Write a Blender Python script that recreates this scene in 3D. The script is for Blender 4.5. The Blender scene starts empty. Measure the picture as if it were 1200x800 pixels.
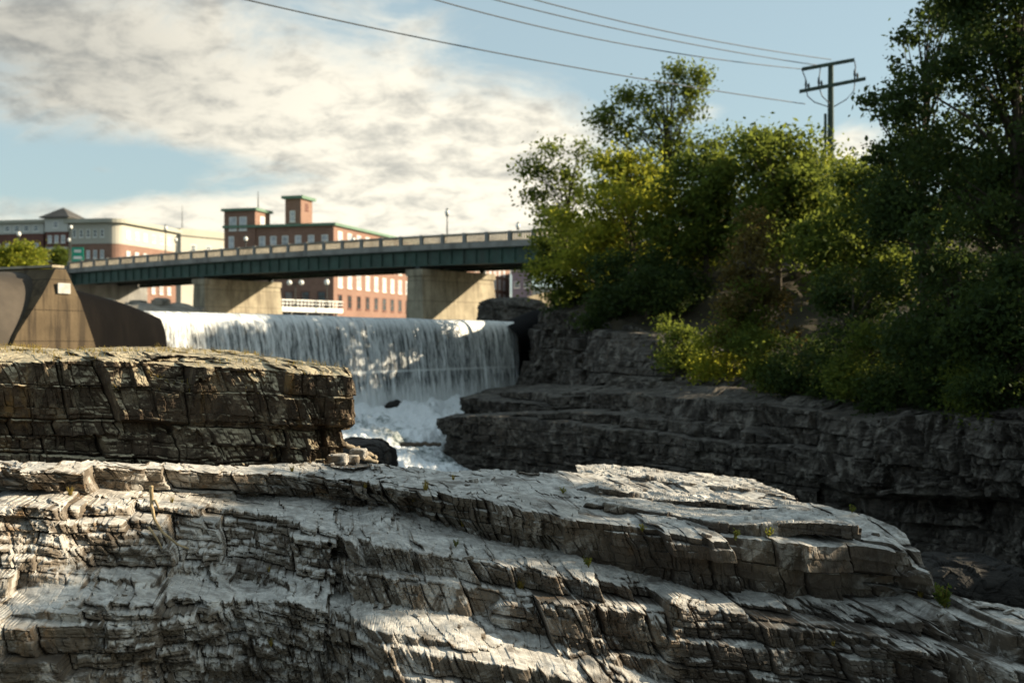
import bpy, math, random
import numpy as np
from mathutils import Vector
random.seed(7)
rng = np.random.default_rng(7)
SC = bpy.context.scene
COL = SC.collection
F = 1400.0                                   # focal length in pixels of the 1200 px wide photograph

def P(u, v, D):
    """a point seen at (u, v) of the photograph, D metres away; the eye is the origin and looks level along +Y"""
    return np.array([(u - 600.0) / F * D, D, (400.0 - v) / F * D])

# ------------------------------------------------------------------ numpy noise
def _h(ix, iy, iz, seed):
    h = (ix.astype(np.int64) * 374761393 + iy.astype(np.int64) * 668265263 + iz.astype(np.int64) * 2147483647 + seed * 1274126177) & 0xFFFFFFFF
    h = ((h ^ (h >> 13)) * 1274126177) & 0xFFFFFFFF
    h = ((h ^ (h >> 16)) * 2246822519) & 0xFFFFFFFF
    h = h ^ (h >> 15)
    return (h & 0xFFFFFF) / float(0x1000000)

def vnoise(p, seed=0):
    i = np.floor(p).astype(np.int64); f = p - i; f = f * f * (3 - 2 * f)
    r = 0
    for dx in (0, 1):
        wx = f[..., 0] if dx else 1 - f[..., 0]
        for dy in (0, 1):
            wy = f[..., 1] if dy else 1 - f[..., 1]
            for dz in (0, 1):
                wz = f[..., 2] if dz else 1 - f[..., 2]
                r = r + wx * wy * wz * _h(i[..., 0] + dx, i[..., 1] + dy, i[..., 2] + dz, seed)
    return r * 2 - 1

def fbm(p, octs=4, seed=0, gain=0.5):
    a, s, r = 1.0, 1.0, 0
    for k in range(octs):
        r = r + a * vnoise(p * s + 13.7 * k, seed + k); a *= gain; s *= 2.03
    return r

def worley(p, seed=0):
    """F1, F2 and a random number for the nearest cell"""
    i = np.floor(p).astype(np.int64)
    f1 = np.full(p.shape[:-1], 9.0); f2 = f1.copy(); cid = np.zeros(p.shape[:-1])
    for dx in (-1, 0, 1):
        for dy in (-1, 0, 1):
            for dz in (-1, 0, 1):
                cx, cy, cz = i[..., 0] + dx, i[..., 1] + dy, i[..., 2] + dz
                a, b, c = _h(cx, cy, cz, seed), _h(cx, cy, cz, seed + 1), _h(cx, cy, cz, seed + 2)
                d = np.sqrt((cx + a - p[..., 0]) ** 2 + (cy + b - p[..., 1]) ** 2 + (cz + c - p[..., 2]) ** 2)
                nr = d < f1
                f2 = np.where(nr, f1, np.minimum(f2, d)); cid = np.where(nr, _h(cx, cy, cz, seed + 3), cid); f1 = np.where(nr, d, f1)
    return f1, f2, cid

# ------------------------------------------------------------------ objects
def props(o, label=None, cat=None, group=None, kind=None):
    for k, v in (('label', label), ('category', cat), ('group', group), ('kind', kind)):
        if v: o[k] = v
    return o

def root_of(o):
    v = np.zeros(3)
    while o is not None:
        v = v + np.array(o.location); o = o.parent
    return v

def empty(name, loc, label, cat, group=None):
    o = bpy.data.objects.new(name, None); COL.objects.link(o)
    o.location = tuple(float(c) for c in loc); o.empty_display_size = 0.2
    return props(o, label, cat, group)

def link_mesh(name, me, mat, parent=None, origin=None):
    o = bpy.data.objects.new(name, me); COL.objects.link(o)
    for m in (mat if isinstance(mat, (list, tuple)) else [mat]): me.materials.append(m)
    if parent is not None: o.parent = parent
    elif origin is not None: o.location = tuple(float(c) for c in origin)
    return o

def np_mesh(name, V, Q, attrs=None, smooth=False):
    me = bpy.data.meshes.new(name)
    V = np.asarray(V, dtype=np.float32); Q = np.asarray(Q, dtype=np.int32); k = Q.shape[1]
    me.vertices.add(len(V)); me.vertices.foreach_set('co', V.ravel())
    me.loops.add(Q.size); me.loops.foreach_set('vertex_index', Q.ravel())
    me.polygons.add(len(Q)); me.polygons.foreach_set('loop_start', np.arange(0, Q.size, k, dtype=np.int32))
    me.polygons.foreach_set('use_smooth', np.full(len(Q), smooth))
    me.update(calc_edges=True)
    for n, (dom, a) in (attrs or {}).items():
        at = me.attributes.new(n, 'FLOAT', dom); at.data.foreach_set('value', np.asarray(a, dtype=np.float32).ravel())
    me.validate()
    return me

def grid_quads(nu, nv):
    i = np.arange(nu * nv).reshape(nu, nv)
    return np.stack([i[:-1, :-1], i[1:, :-1], i[1:, 1:], i[:-1, 1:]], -1).reshape(-1, 4)

class MB:
    def __init__(s): s.v = []; s.f = []; s.m = []
    def add(s, vs, fs, m=0):
        n = len(s.v); s.v += [tuple(float(c) for c in v) for v in vs]
        for f in fs: s.f.append(tuple(n + i for i in f)); s.m.append(m)
        return s
    def box(s, o, ex, ey, ez, m=0):
        o, ex, ey, ez = (np.array(a, float) for a in (o, ex, ey, ez))
        vs = [o, o + ex, o + ex + ey, o + ey, o + ez, o + ex + ez, o + ex + ey + ez, o + ey + ez]
        return s.add(vs, [(0, 3, 2, 1), (4, 5, 6, 7), (0, 1, 5, 4), (1, 2, 6, 5), (2, 3, 7, 6), (3, 0, 4, 7)], m)
    def tube(s, pts, r, n=8, m=0):
        pts = [np.array(p, float) for p in pts]; k = len(pts)
        r = [r] * k if not hasattr(r, '__len__') else r
        vs = []; up = np.array([0.31, 0.17, 0.93]); 
        for i, p in enumerate(pts):
            t = pts[min(i + 1, k - 1)] - pts[max(i - 1, 0)]; t = t / (np.linalg.norm(t) + 1e-9)
            a = np.cross(t, up if abs(t @ up) < .95 else np.array([1., 0, 0])); a /= np.linalg.norm(a); b = np.cross(t, a)
            for j in range(n):
                q = 2 * math.pi * j / n; vs.append(p + r[i] * (math.cos(q) * a + math.sin(q) * b))
        fs = [(i * n + j, i * n + (j + 1) % n, (i + 1) * n + (j + 1) % n, (i + 1) * n + j) for i in range(k - 1) for j in range(n)]
        fs += [tuple(range(n - 1, -1, -1)), tuple((k - 1) * n + j for j in range(n))]
        return s.add(vs, fs, m)
    def ball(s, c, r, n=10, m=0):
        c = np.array(c, float); r = np.array([r] * 3 if not hasattr(r, '__len__') else r, float); vs = []; k = n // 2
        for i in range(k + 1):
            a = math.pi * i / k
            for j in range(n):
                b = 2 * math.pi * j / n; vs.append(c + r * np.array([math.sin(a) * math.cos(b), math.sin(a) * math.sin(b), math.cos(a)]))
        return s.add(vs, [(i * n + j, (i + 1) * n + j, (i + 1) * n + (j + 1) % n, i * n + (j + 1) % n) for i in range(k) for j in range(n)], m)
    def build(s, name, mat, parent=None, origin=None, smooth=False):
        off = root_of(parent) if parent is not None else (np.array(origin, float) if origin is not None else np.zeros(3))
        me = bpy.data.meshes.new(name)
        me.from_pydata([tuple(np.array(v) - off) for v in s.v], [], s.f)
        for p, m in zip(me.polygons, s.m): p.material_index = m; p.use_smooth = smooth
        me.validate(); me.update()
        return link_mesh(name, me, mat, parent, origin)

def copy_tree(o, parent=None):
    c = o.copy(); COL.objects.link(c)
    if parent is not None: c.parent = parent
    for ch in list(o.children): copy_tree(ch, c)
    return c

# ------------------------------------------------------------------ materials
class NT:
    def __init__(s, name):
        s.mat = bpy.data.materials.new(name); s.mat.use_nodes = True; s.t = s.mat.node_tree; s.t.nodes.clear()
        s.out = s.t.nodes.new('ShaderNodeOutputMaterial')
    def n(s, typ, **kw):
        nd = s.t.nodes.new(typ)
        for k, v in kw.items():
            if k.startswith('i_'):
                key = k[2:]; key = int(key) if key.isdigit() else key.replace('_', ' ')
                s.set(nd.inputs[key], v)
            else: setattr(nd, k, v)
        return nd
    def set(s, inp, v):
        if isinstance(v, bpy.types.NodeSocket): s.t.links.new(v, inp)
        elif isinstance(v, (tuple, list)) and len(v) == 3 and inp.type == 'RGBA': inp.default_value = (*v, 1)
        else: inp.default_value = v
    def math(s, op, a, b=0.0, c=0.0, clamp=False):
        nd = s.n('ShaderNodeMath', operation=op, use_clamp=clamp); s.set(nd.inputs[0], a); s.set(nd.inputs[1], b); s.set(nd.inputs[2], c); return nd.outputs[0]
    def mix(s, f, a, b, mode='MIX'):
        nd = s.n('ShaderNodeMix', data_type='RGBA', blend_type=mode); s.set(nd.inputs[0], f); s.set(nd.inputs[6], a); s.set(nd.inputs[7], b); return nd.outputs[2]
    def ramp(s, f, lo, hi, a=0.0, b=1.0, smooth=True):
        nd = s.n('ShaderNodeMapRange', interpolation_type='SMOOTHSTEP' if smooth else 'LINEAR'); s.set(nd.inputs[0], f)
        nd.inputs[1].default_value = lo; nd.inputs[2].default_value = hi; nd.inputs[3].default_value = a; nd.inputs[4].default_value = b; return nd.outputs[0]
    def coord(s, scale=(1, 1, 1), rot=(0, 0, 0), kind='Geometry'):
        c = s.n('ShaderNodeNewGeometry').outputs['Position'] if kind == 'Geometry' else s.n('ShaderNodeTexCoord').outputs[kind]
        m = s.n('ShaderNodeMapping'); s.t.links.new(c, m.inputs[0]); m.inputs['Scale'].default_value = scale; m.inputs['Rotation'].default_value = rot; return m.outputs[0]
    def noise(s, vec, scale=1.0, detail=6.0, rough=0.55, dist=0.0):
        nd = s.n('ShaderNodeTexNoise'); s.t.links.new(vec, nd.inputs['Vector'])
        nd.inputs['Scale'].default_value = scale; nd.inputs['Detail'].default_value = detail; nd.inputs['Roughness'].default_value = rough; nd.inputs['Distortion'].default_value = dist
        return nd.outputs[0]
    def voro(s, vec, scale=1.0, feature='F1', out='Distance', rnd=1.0):
        nd = s.n('ShaderNodeTexVoronoi', feature=feature); s.t.links.new(vec, nd.inputs['Vector']); nd.inputs['Scale'].default_value = scale; nd.inputs['Randomness'].default_value = rnd
        return nd.outputs[out]
    def bump(s, h, strength=0.5, dist=0.05, normal=None):
        nd = s.n('ShaderNodeBump'); s.set(nd.inputs['Height'], h); nd.inputs['Strength'].default_value = strength; nd.inputs['Distance'].default_value = dist
        if normal is not None: s.t.links.new(normal, nd.inputs['Normal'])
        return nd.outputs[0]
    def attr(s, name): return s.n('ShaderNodeAttribute', attribute_name=name).outputs['Fac']
    def bsdf(s, color, rough=0.8, normal=None, metallic=0.0, spec=0.3):
        b = s.n('ShaderNodeBsdfPrincipled'); s.set(b.inputs['Base Color'], color); s.set(b.inputs['Roughness'], rough); s.set(b.inputs['Metallic'], metallic)
        s.set(b.inputs['Specular IOR Level'], spec)
        if normal is not None: s.t.links.new(normal, b.inputs['Normal'])
        return b.outputs[0]
    def done(s, shader): s.t.links.new(shader, s.out.inputs['Surface']); return s.mat

def simple(name, col, rough=0.7, var=0.25, scale=1.0, metallic=0.0, bump=0.0, stain=None, spec=0.3):
    t = NT(name); c = t.coord()
    n1 = t.noise(c, scale, 6, 0.6); n2 = t.noise(c, scale * 6.3, 4, 0.6)
    dark = tuple(x * (1 - var) for x in col); light = tuple(min(1, x * (1 + var)) for x in col)
    k = t.mix(t.ramp(n1, .3, .7), dark, light)
    k = t.mix(t.ramp(n2, .35, .75, 0, .5), k, tuple(x * (1 - var) for x in col))
    if stain:
        st = t.noise(t.coord((1.2 * scale, 1.2 * scale, .12 * scale)), 1.0, 5, .65)
        k = t.mix(t.ramp(st, .48, .7, 0, .8), k, stain)
    nrm = t.bump(n2, .4, bump) if bump else None
    return t.done(t.bsdf(k, rough, nrm, metallic, spec))

def rock_material(name, dark, mid, pale, rust, pale_amt=.5, top_pale=.75, rust_amt=.4, right_brown=None):
    t = NT(name)
    c = t.coord((1, 1, 1), (0, .13, .25)); cs = t.coord((1.0, 1.0, .22), (0, .13, .25)); cl = t.coord((.35, .35, 3.0), (0, .13, 0))
    big = t.noise(c, .45, 5, .55); med = t.noise(c, 1.9, 7, .62, .6); fine = t.noise(c, 11, 6, .7); stre = t.noise(cs, 2.6, 6, .65, .4); lay = t.noise(cl, 2.2, 5, .6)
    tone = t.attr('tone')
    k = t.mix(t.ramp(med, .36, .66), dark, mid)
    k = t.mix(t.ramp(tone, .15, .95, 0, .55), k, tuple(x * 1.25 for x in mid))
    k = t.mix(t.ramp(lay, .45, .7, 0, .45), k, tuple(x * .8 for x in dark))
    r = t.math('MULTIPLY', t.ramp(stre, .52, .7), t.ramp(big, .4, .62)); k = t.mix(t.math('MULTIPLY', r, rust_amt), k, rust)
    # pale lichen and mineral crust in ragged patches and veins
    v = t.noise(c, 1.25, 9, .72, 1.4); pm = t.ramp(v, .50, .61, 0, pale_amt)
    k = t.mix(t.math('MULTIPLY', pm, t.ramp(fine, .25, .6, .35, 1)), k, pale)
    if right_brown:      # darker brown toward the right end, in big ragged patches
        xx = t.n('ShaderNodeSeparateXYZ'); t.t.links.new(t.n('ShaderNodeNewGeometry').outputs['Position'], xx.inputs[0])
        vm = t.math('MULTIPLY', t.ramp(t.math('ADD', xx.outputs[0], t.math('MULTIPLY', big, 5.0)), .8, 5.2), t.ramp(t.noise(cs, .8, 6, .65, .6), .36, .54, .15, .9)); k = t.mix(vm, k, t.mix(t.ramp(med, .35, .65), tuple(x * .6 for x in right_brown), right_brown))
    # flat bedding carries a bleached crust; on the outcrop it also paints sunlight in
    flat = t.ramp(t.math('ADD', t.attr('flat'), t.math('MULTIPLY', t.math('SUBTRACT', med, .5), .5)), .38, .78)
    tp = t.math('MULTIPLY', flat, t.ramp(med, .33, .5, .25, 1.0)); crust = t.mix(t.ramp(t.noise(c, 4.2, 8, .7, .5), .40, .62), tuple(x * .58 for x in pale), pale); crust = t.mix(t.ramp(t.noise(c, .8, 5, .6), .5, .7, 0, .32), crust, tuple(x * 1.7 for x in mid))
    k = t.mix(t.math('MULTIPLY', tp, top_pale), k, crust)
    k = t.mix(t.ramp(fine, .42, .75, 0, .5), k, tuple(x * .55 for x in mid))
    h = t.math('ADD', t.math('MULTIPLY', fine, .6), t.math('MULTIPLY', t.noise(c, 34, 4, .7), .35)); 
    nrm = t.bump(h, .6, .025)
    return t.done(t.bsdf(k, .88, nrm, 0, .25))

M = {}
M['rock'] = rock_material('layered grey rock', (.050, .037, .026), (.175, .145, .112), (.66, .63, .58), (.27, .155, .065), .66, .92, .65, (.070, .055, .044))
M['outcrop'] = rock_material('brown rock', (.024, .016, .010), (.072, .050, .032), (.62, .52, .35), (.24, .145, .05), .20, 1.0, .7)  # pale warmed and top strength raised to make the flat top look sunlit
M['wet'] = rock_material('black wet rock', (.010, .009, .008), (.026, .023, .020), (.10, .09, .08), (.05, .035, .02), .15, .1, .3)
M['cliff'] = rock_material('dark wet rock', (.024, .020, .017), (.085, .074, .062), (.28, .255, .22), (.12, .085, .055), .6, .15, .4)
M['concrete'] = simple('weathered concrete', (.095, .070, .044), .9, .25, .7, bump=.02, stain=(.045, .036, .028), spec=.1)
def concrete(name, col, stain, lift=1.25, amt=.85):
    t = NT(name); c = t.coord(); n1 = t.noise(c, .6, 6, .65); n2 = t.noise(c, 7, 5, .65); st = t.noise(t.coord((1.5, 1.5, .11)), 1.0, 6, .7, .3); bl = t.noise(c, .28, 3, .5)
    k = t.mix(t.ramp(n1, .3, .7), tuple(x * .72 for x in col), tuple(x * 1.15 for x in col)); k = t.mix(t.math('MULTIPLY', t.ramp(st, .44, .62), t.ramp(bl, .3, .6, .35, amt)), k, stain)
    z = t.n('ShaderNodeSeparateXYZ'); t.t.links.new(c, z.inputs[0]); fr = t.math('FRACT', t.math('ADD', t.math('DIVIDE', z.outputs[2], lift), t.math('MULTIPLY', n2, .02))); jt = t.math('LESS_THAN', fr, .035)
    k = t.mix(t.math('MULTIPLY', jt, .55), k, tuple(x * .5 for x in stain)); k = t.mix(t.ramp(n2, .5, .75, 0, .4), k, tuple(x * .6 for x in col))
    return t.done(t.bsdf(k, .9, t.bump(t.math('SUBTRACT', n2, jt), .5, .03), 0, .15))
M['concrete'] = concrete('stained dam concrete', (.115, .085, .052), (.030, .023, .017))
M['pier_conc'] = concrete('bridge pier concrete', (.38, .33, .24), (.17, .14, .10), 2.2, .8)
M['rail_conc'] = simple('balustrade concrete', (.29, .26, .21), .85, .25, .6)
M['fascia'] = simple('old concrete', (.27, .26, .24), .85, .2, .5, stain=(.13, .12, .11))
M['green_steel'] = simple('green painted steel', (.045, .085, .068), .55, .3, .6, stain=(.045, .055, .045))
M['dark_steel'] = simple('dark steel', (.03, .04, .04), .6, .25, 1)
M['rubber'] = simple('black rubber', (.0045, .004, .004), .85, .25, .5, bump=.01, stain=(.009, .0075, .0065), spec=.05)
M['rubber_tan'] = simple('dusty brown rubber', (.06, .048, .036), .8, .25, .5, bump=.01, stain=(.05, .04, .03))
M['white'] = simple('white paint', (.75, .74, .70), .6, .08, 1)
M['globe'] = simple('white glass globe', (.85, .84, .78), .3, .03, 1)
M['plate'] = simple('faded sign plate', (.42, .41, .38), .7, .2, 3)
M['cream'] = simple('cream render', (.43, .41, .35), .8, .06, .1)
M['grey_render'] = simple('pale grey render', (.50, .50, .47), .8, .06, .1)
M['roof_dark'] = simple('slate roof', (.075, .07, .065), .7, .2, .5)
M['roof_edge'] = simple('weathered copper edge', (.12, .20, .14), .6, .15, .3)
M['roof_pale'] = simple('pale roofing', (.38, .37, .31), .8, .1, .1)
M['purple'] = simple('mauve cladding', (.20, .17, .22), .7, .1, .2)
M['wood'] = simple('bleached dead wood', (.36, .27, .15), .85, .4, 9)
M['log'] = simple('grey driftwood', (.33, .27, .19), .85, .25, 3)
M['bark'] = simple('bark', (.075, .06, .045), .9, .3, 4, bump=.02)
M['pole'] = simple('treated pole timber', (.05, .075, .062), .8, .25, 2)
M['wire'] = simple('cable', (.05, .055, .06), .6, .05, 1)
M['sign_green'] = simple('green sign face', (.015, .30, .20), .4, .05, 1)
M['asphalt'] = simple('asphalt', (.05, .05, .05), .9, .15, 1)
M['soil'] = simple('leafy soil', (.055, .045, .028), .95, .4, .6, bump=.05)
M['ground'] = simple('rough ground', (.13, .12, .075), .95, .35, .05)
M['rubble'] = simple('pale stone bank', (.25, .225, .185), .9, .3, .5)

def brick_material(name, a, b):
    t = NT(name); c = t.coord((1, 1, 1)); br = t.n('ShaderNodeTexBrick'); 
    sx = t.n('ShaderNodeSeparateXYZ'); t.t.links.new(c, sx.inputs[0]); cb = t.n('ShaderNodeCombineXYZ')
    t.set(cb.inputs[0], t.math('ADD', sx.outputs[0], sx.outputs[1])); t.set(cb.inputs[1], sx.outputs[2]); t.t.links.new(cb.outputs[0], br.inputs['Vector'])
    br.inputs['Scale'].default_value = 1.0; br.inputs['Brick Width'].default_value = .45; br.inputs['Row Height'].default_value = .15; br.inputs['Mortar Size'].default_value = .02
    t.set(br.inputs['Color1'], a); t.set(br.inputs['Color2'], b); t.set(br.inputs['Mortar'], tuple(x * 1.1 + .03 for x in a))
    k = t.mix(t.ramp(t.noise(c, .25, 5, .6), .35, .7, 0, .35), br.outputs[0], tuple(x * .65 for x in a))
    return t.done(t.bsdf(k, .85))
M['brick'] = brick_material('red brick', (.20, .112, .08), (.26, .15, .108))
M['brick2'] = brick_material('deep red brick', (.12, .052, .042), (.16, .07, .05))

def glass_material(name, tint, rough=.08):
    t = NT(name); c = t.coord(); n = t.noise(c, .9, 2, .5)
    return t.done(t.bsdf(t.mix(t.ramp(n, .35, .65), tint, tuple(x * 2.2 + .01 for x in tint)), rough, None, 0, .9))
M['glass'] = glass_material('window glass', (.05, .06, .075))
M['blind'] = simple('windows with white blinds', (.40, .42, .46), .3, .45, .35, spec=.6)
M['dark_glass'] = glass_material('dark window glass', (.018, .02, .022))

def leaf_material(name, a, b, c_, trans=.45):
    t = NT(name); v = t.attr('var')
    k = t.mix(t.ramp(v, 0, .55, 0, 1, False), a, b); k = t.mix(t.ramp(v, .6, 1, 0, 1, False), k, c_)
    p = t.bsdf(k, .7, None, 0, .14); tr = t.n('ShaderNodeBsdfTranslucent')
    t.set(tr.inputs['Color'], t.mix(.5, k, tuple(min(1, x * 2.0) for x in c_)))
    mx = t.n('ShaderNodeMixShader'); mx.inputs[0].default_value = trans; t.t.links.new(p, mx.inputs[1]); t.t.links.new(tr.outputs[0], mx.inputs[2])
    return t.done(mx.outputs[0])
M['leaf_green'] = leaf_material('mid green leaves', (.034, .060, .012), (.065, .098, .018), (.15, .17, .028), .5)
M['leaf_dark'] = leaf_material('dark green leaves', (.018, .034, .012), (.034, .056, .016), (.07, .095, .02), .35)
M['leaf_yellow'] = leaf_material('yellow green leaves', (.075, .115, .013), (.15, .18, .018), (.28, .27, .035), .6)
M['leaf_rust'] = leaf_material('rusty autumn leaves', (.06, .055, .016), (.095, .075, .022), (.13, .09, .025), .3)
M['grass'] = leaf_material('dry yellow grass', (.14, .12, .03), (.22, .17, .04), (.32, .22, .05), .35)

# ------------------------------------------------------------------ rock sheets
def interp_stations(S, nx):
    S = np.array(S, float); n, K, _ = S.shape
    d = np.linalg.norm(np.diff(S, axis=0), axis=2).mean(1); t = np.concatenate([[0], np.cumsum(d)])
    q = np.linspace(0, t[-1], nx); i = np.clip(np.searchsorted(t, q, side='right') - 1, 0, n - 2); f = ((q - t[i]) / (t[i + 1] - t[i]))[:, None, None]
    # monotone-ish Hermite across the stations
    m = np.zeros_like(S); m[1:-1] = (S[2:] - S[:-2]) / (t[2:] - t[:-2])[:, None, None]; m[0] = (S[1] - S[0]) / (t[1] - t[0]); m[-1] = (S[-1] - S[-2]) / (t[-1] - t[-2])
    h = (t[i + 1] - t[i])[:, None, None]
    h00 = 2 * f**3 - 3 * f**2 + 1; h10 = f**3 - 2 * f**2 + f; h01 = -2 * f**3 + 3 * f**2; h11 = f**3 - f**2
    return h00 * S[i] + h10 * h * m[i] + h01 * S[i + 1] + h11 * h * m[i + 1]

def blur(a, k, ax):
    for _ in range(2):
        s = np.cumsum(np.concatenate([np.repeat(a.take([0], ax), k + 1, ax), a, np.repeat(a.take([-1], ax), k, ax)], ax), ax)
        n = a.shape[ax]; a = (s.take(range(2 * k + 1, 2 * k + 1 + n), ax) - s.take(range(0, n), ax)) / (2 * k + 1)
    return a

def rock_sheet(name, S, nx, rows, disp, amp, mat, blur_k=6, wob=None, label=None):
    """S: stations x levels x 3; rows: subdivisions between the levels; amp: displacement factor per level"""
    C = interp_stations(S, nx)                                        # nx, K, 3
    out, am = [], []
    for k, r in enumerate(rows):
        f = (np.arange(r) / r)[None, :, None]
        out.append(C[:, k:k + 1] * (1 - f) + C[:, k + 1:k + 2] * f); am.append(amp[k] * (1 - f[0, :, 0]) + amp[k + 1] * f[0, :, 0])
    out.append(C[:, -1:]); am.append(np.array([amp[-1]]))
    G = np.concatenate(out, 1); A = np.concatenate(am)[None, :]
    if wob is not None: G = G + wob(G)
    N = np.cross(np.gradient(G, axis=0), np.gradient(G, axis=1)); N /= np.linalg.norm(N, axis=2, keepdims=True) + 1e-9
    N = blur(blur(N, blur_k, 1), 3, 0); N /= np.linalg.norm(N, axis=2, keepdims=True) + 1e-9
    d, tone = disp(G, N)
    G = G + N * (d * A)[..., None]
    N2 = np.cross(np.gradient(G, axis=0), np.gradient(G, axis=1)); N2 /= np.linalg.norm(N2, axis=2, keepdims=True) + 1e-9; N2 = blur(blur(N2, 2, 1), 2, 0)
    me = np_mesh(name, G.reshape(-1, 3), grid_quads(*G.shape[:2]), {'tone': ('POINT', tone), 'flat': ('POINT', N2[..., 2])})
    o = link_mesh(name, me, mat)
    return props(o, label, None, None, 'structure'), G

def sm(x, a, b):
    t = np.clip((x - a) / (b - a), 0, 1); return t * t * (3 - 2 * t)

def cells1(u, seed, key, jit=.74):
    i = np.floor(u).astype(np.int64); z = i * 0; k = np.asarray(key, dtype=np.int64) + z
    b0 = i + jit * (_h(i, k, z, seed) - .5); b1 = i + 1 + jit * (_h(i + 1, k, z, seed) - .5)
    i = i - (u < b0) + (u >= b1); z = i * 0
    b0 = i + jit * (_h(i, k, z, seed) - .5); b1 = i + 1 + jit * (_h(i + 1, k, z, seed) - .5)
    return i, u - .5 * (b0 + b1), np.minimum(u - b0, b1 - u)

def blocky(s=1.0, dip=.14, yaw=.35, lean=.3, seed=1, beds=.9, amp=1.0, crack=1.0, thinmask=None, massive=None):
    """rock split by bedding planes and two sets of joints: every block has its own offset and its own tilted, flat faces"""
    ca, sa = math.cos(yaw), math.sin(yaw)
    def fn(G, N):
        x = (G[..., 0] * ca + G[..., 1] * sa) / s; y = (-G[..., 0] * sa + G[..., 1] * ca) / s; z = (G[..., 2] + dip * G[..., 0]) / s
        w = np.stack([x, y, z], -1); lf = fbm(w * .55, 3, seed + 30)
        wx, wy, wz = vnoise(w * 1.3, seed + 50), vnoise(w * 1.3 + 9, seed + 51), vnoise(w * np.array([.6, .6, 1.5]) + 5, seed + 52)
        fx, fz_ = fbm(w * 5, 3, seed + 55), fbm(w * 5 + 4, 3, seed + 56)
        flat = sm(N[..., 2], .5, .88)
        tm = 1.0 if thinmask is None else thinmask(G); ms = 1.0 if massive is None else massive(G)
        patch = sm(vnoise(w * .45 + 3, seed + 33), -.5, .35)
        d = .12 * lf; tone = 0
        for lv, (sx, sz, am, ti, cd_, tw, wq) in enumerate(((.78, beds, .40, .62, .15, .3, .16), (.29, .36, .20, .85, .075, .28, .10), (.125, .13, .075, .95, .032, .2, .06), (.055, .05, .024, .8, .010, .12, .03))):
            iz, pz, ez = cells1((z + wq * .5 * wz + .008 * fz_) / sz, seed + 7 * lv, 0)
            ia, pa, ea = cells1((x + lean * z + wq * wx + .012 * fx) / sx, seed + 7 * lv + 1, iz)
            ib, pb, eb = cells1((y - .2 * x + wq * wy + .012 * fx) / sx, seed + 7 * lv + 2, iz + 77)
            r = _h(ia, ib, iz, seed + 90 + lv); g1 = _h(ia, ib, iz, seed + 110 + lv) - .5; g2 = _h(ia, ib, iz, seed + 130 + lv) - .5; g3 = _h(ia, ib, iz, seed + 150 + lv) - .5
            k = 1.0 if lv == 0 else (patch * .75 + .35)
            if lv >= 1: k = k * ms
            if lv >= 2: k = k * tm * (1 - .55 * flat)
            face = (r - .5) * am + ti * (g1 * pa * sx + g2 * pz * sz)
            top = (r - .5) * am * (.45, .5, .3, .15)[lv] + ti * .5 * (g1 * pa * sx + g3 * pb * sx)
            ef = np.minimum(ea * sx, ez * sz * 1.0); et = np.minimum(ea, eb) * sx
            e = ef * (1 - flat) + et * flat
            cr = cd_ * crack * (1 - sm(e, 0, .028 + .02 * am)) * (1 - .45 * flat) * (.35 + .65 * sm(vnoise(w * 1.1 + lv * 3, seed + 35), -.3, .3))
            d = d + k * (face * (1 - flat) + top * flat - cr); tone = tone + r * (.5, .3, .2, 0)[lv]
        # bedding: thin beds stand a little proud of or behind their neighbours, broken at the joints
        sp_ = .35 + .65 * sm(vnoise(w * .5 + 17, seed + 37), -.3, .3); sp_ = sp_ * (1 if thinmask is None else tm ** 1.6)
        for th, a_, sd in ((.16, .060, 60), (.062, .034, 61)):
            iz, pz, ez = cells1((z + .03 * lf + .012 * wz) / th, seed + sd, 0); ix, px_, ex_ = cells1((x + lean * z) / .45, seed + sd + 1, iz)
            d = d + sp_ * (1 - flat) * a_ * ((_h(ix, iz, iz * 0, seed + sd + 2) - .5) * 1.5 - .5 * (1 - sm(ez, 0, .16)))
        d = d * amp + .012 * fbm(w * 8, 3, seed + 70) + .006 * fbm(w * 26, 3, seed + 72)
        return d * s, np.clip(tone, 0, 1)
    return fn

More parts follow.
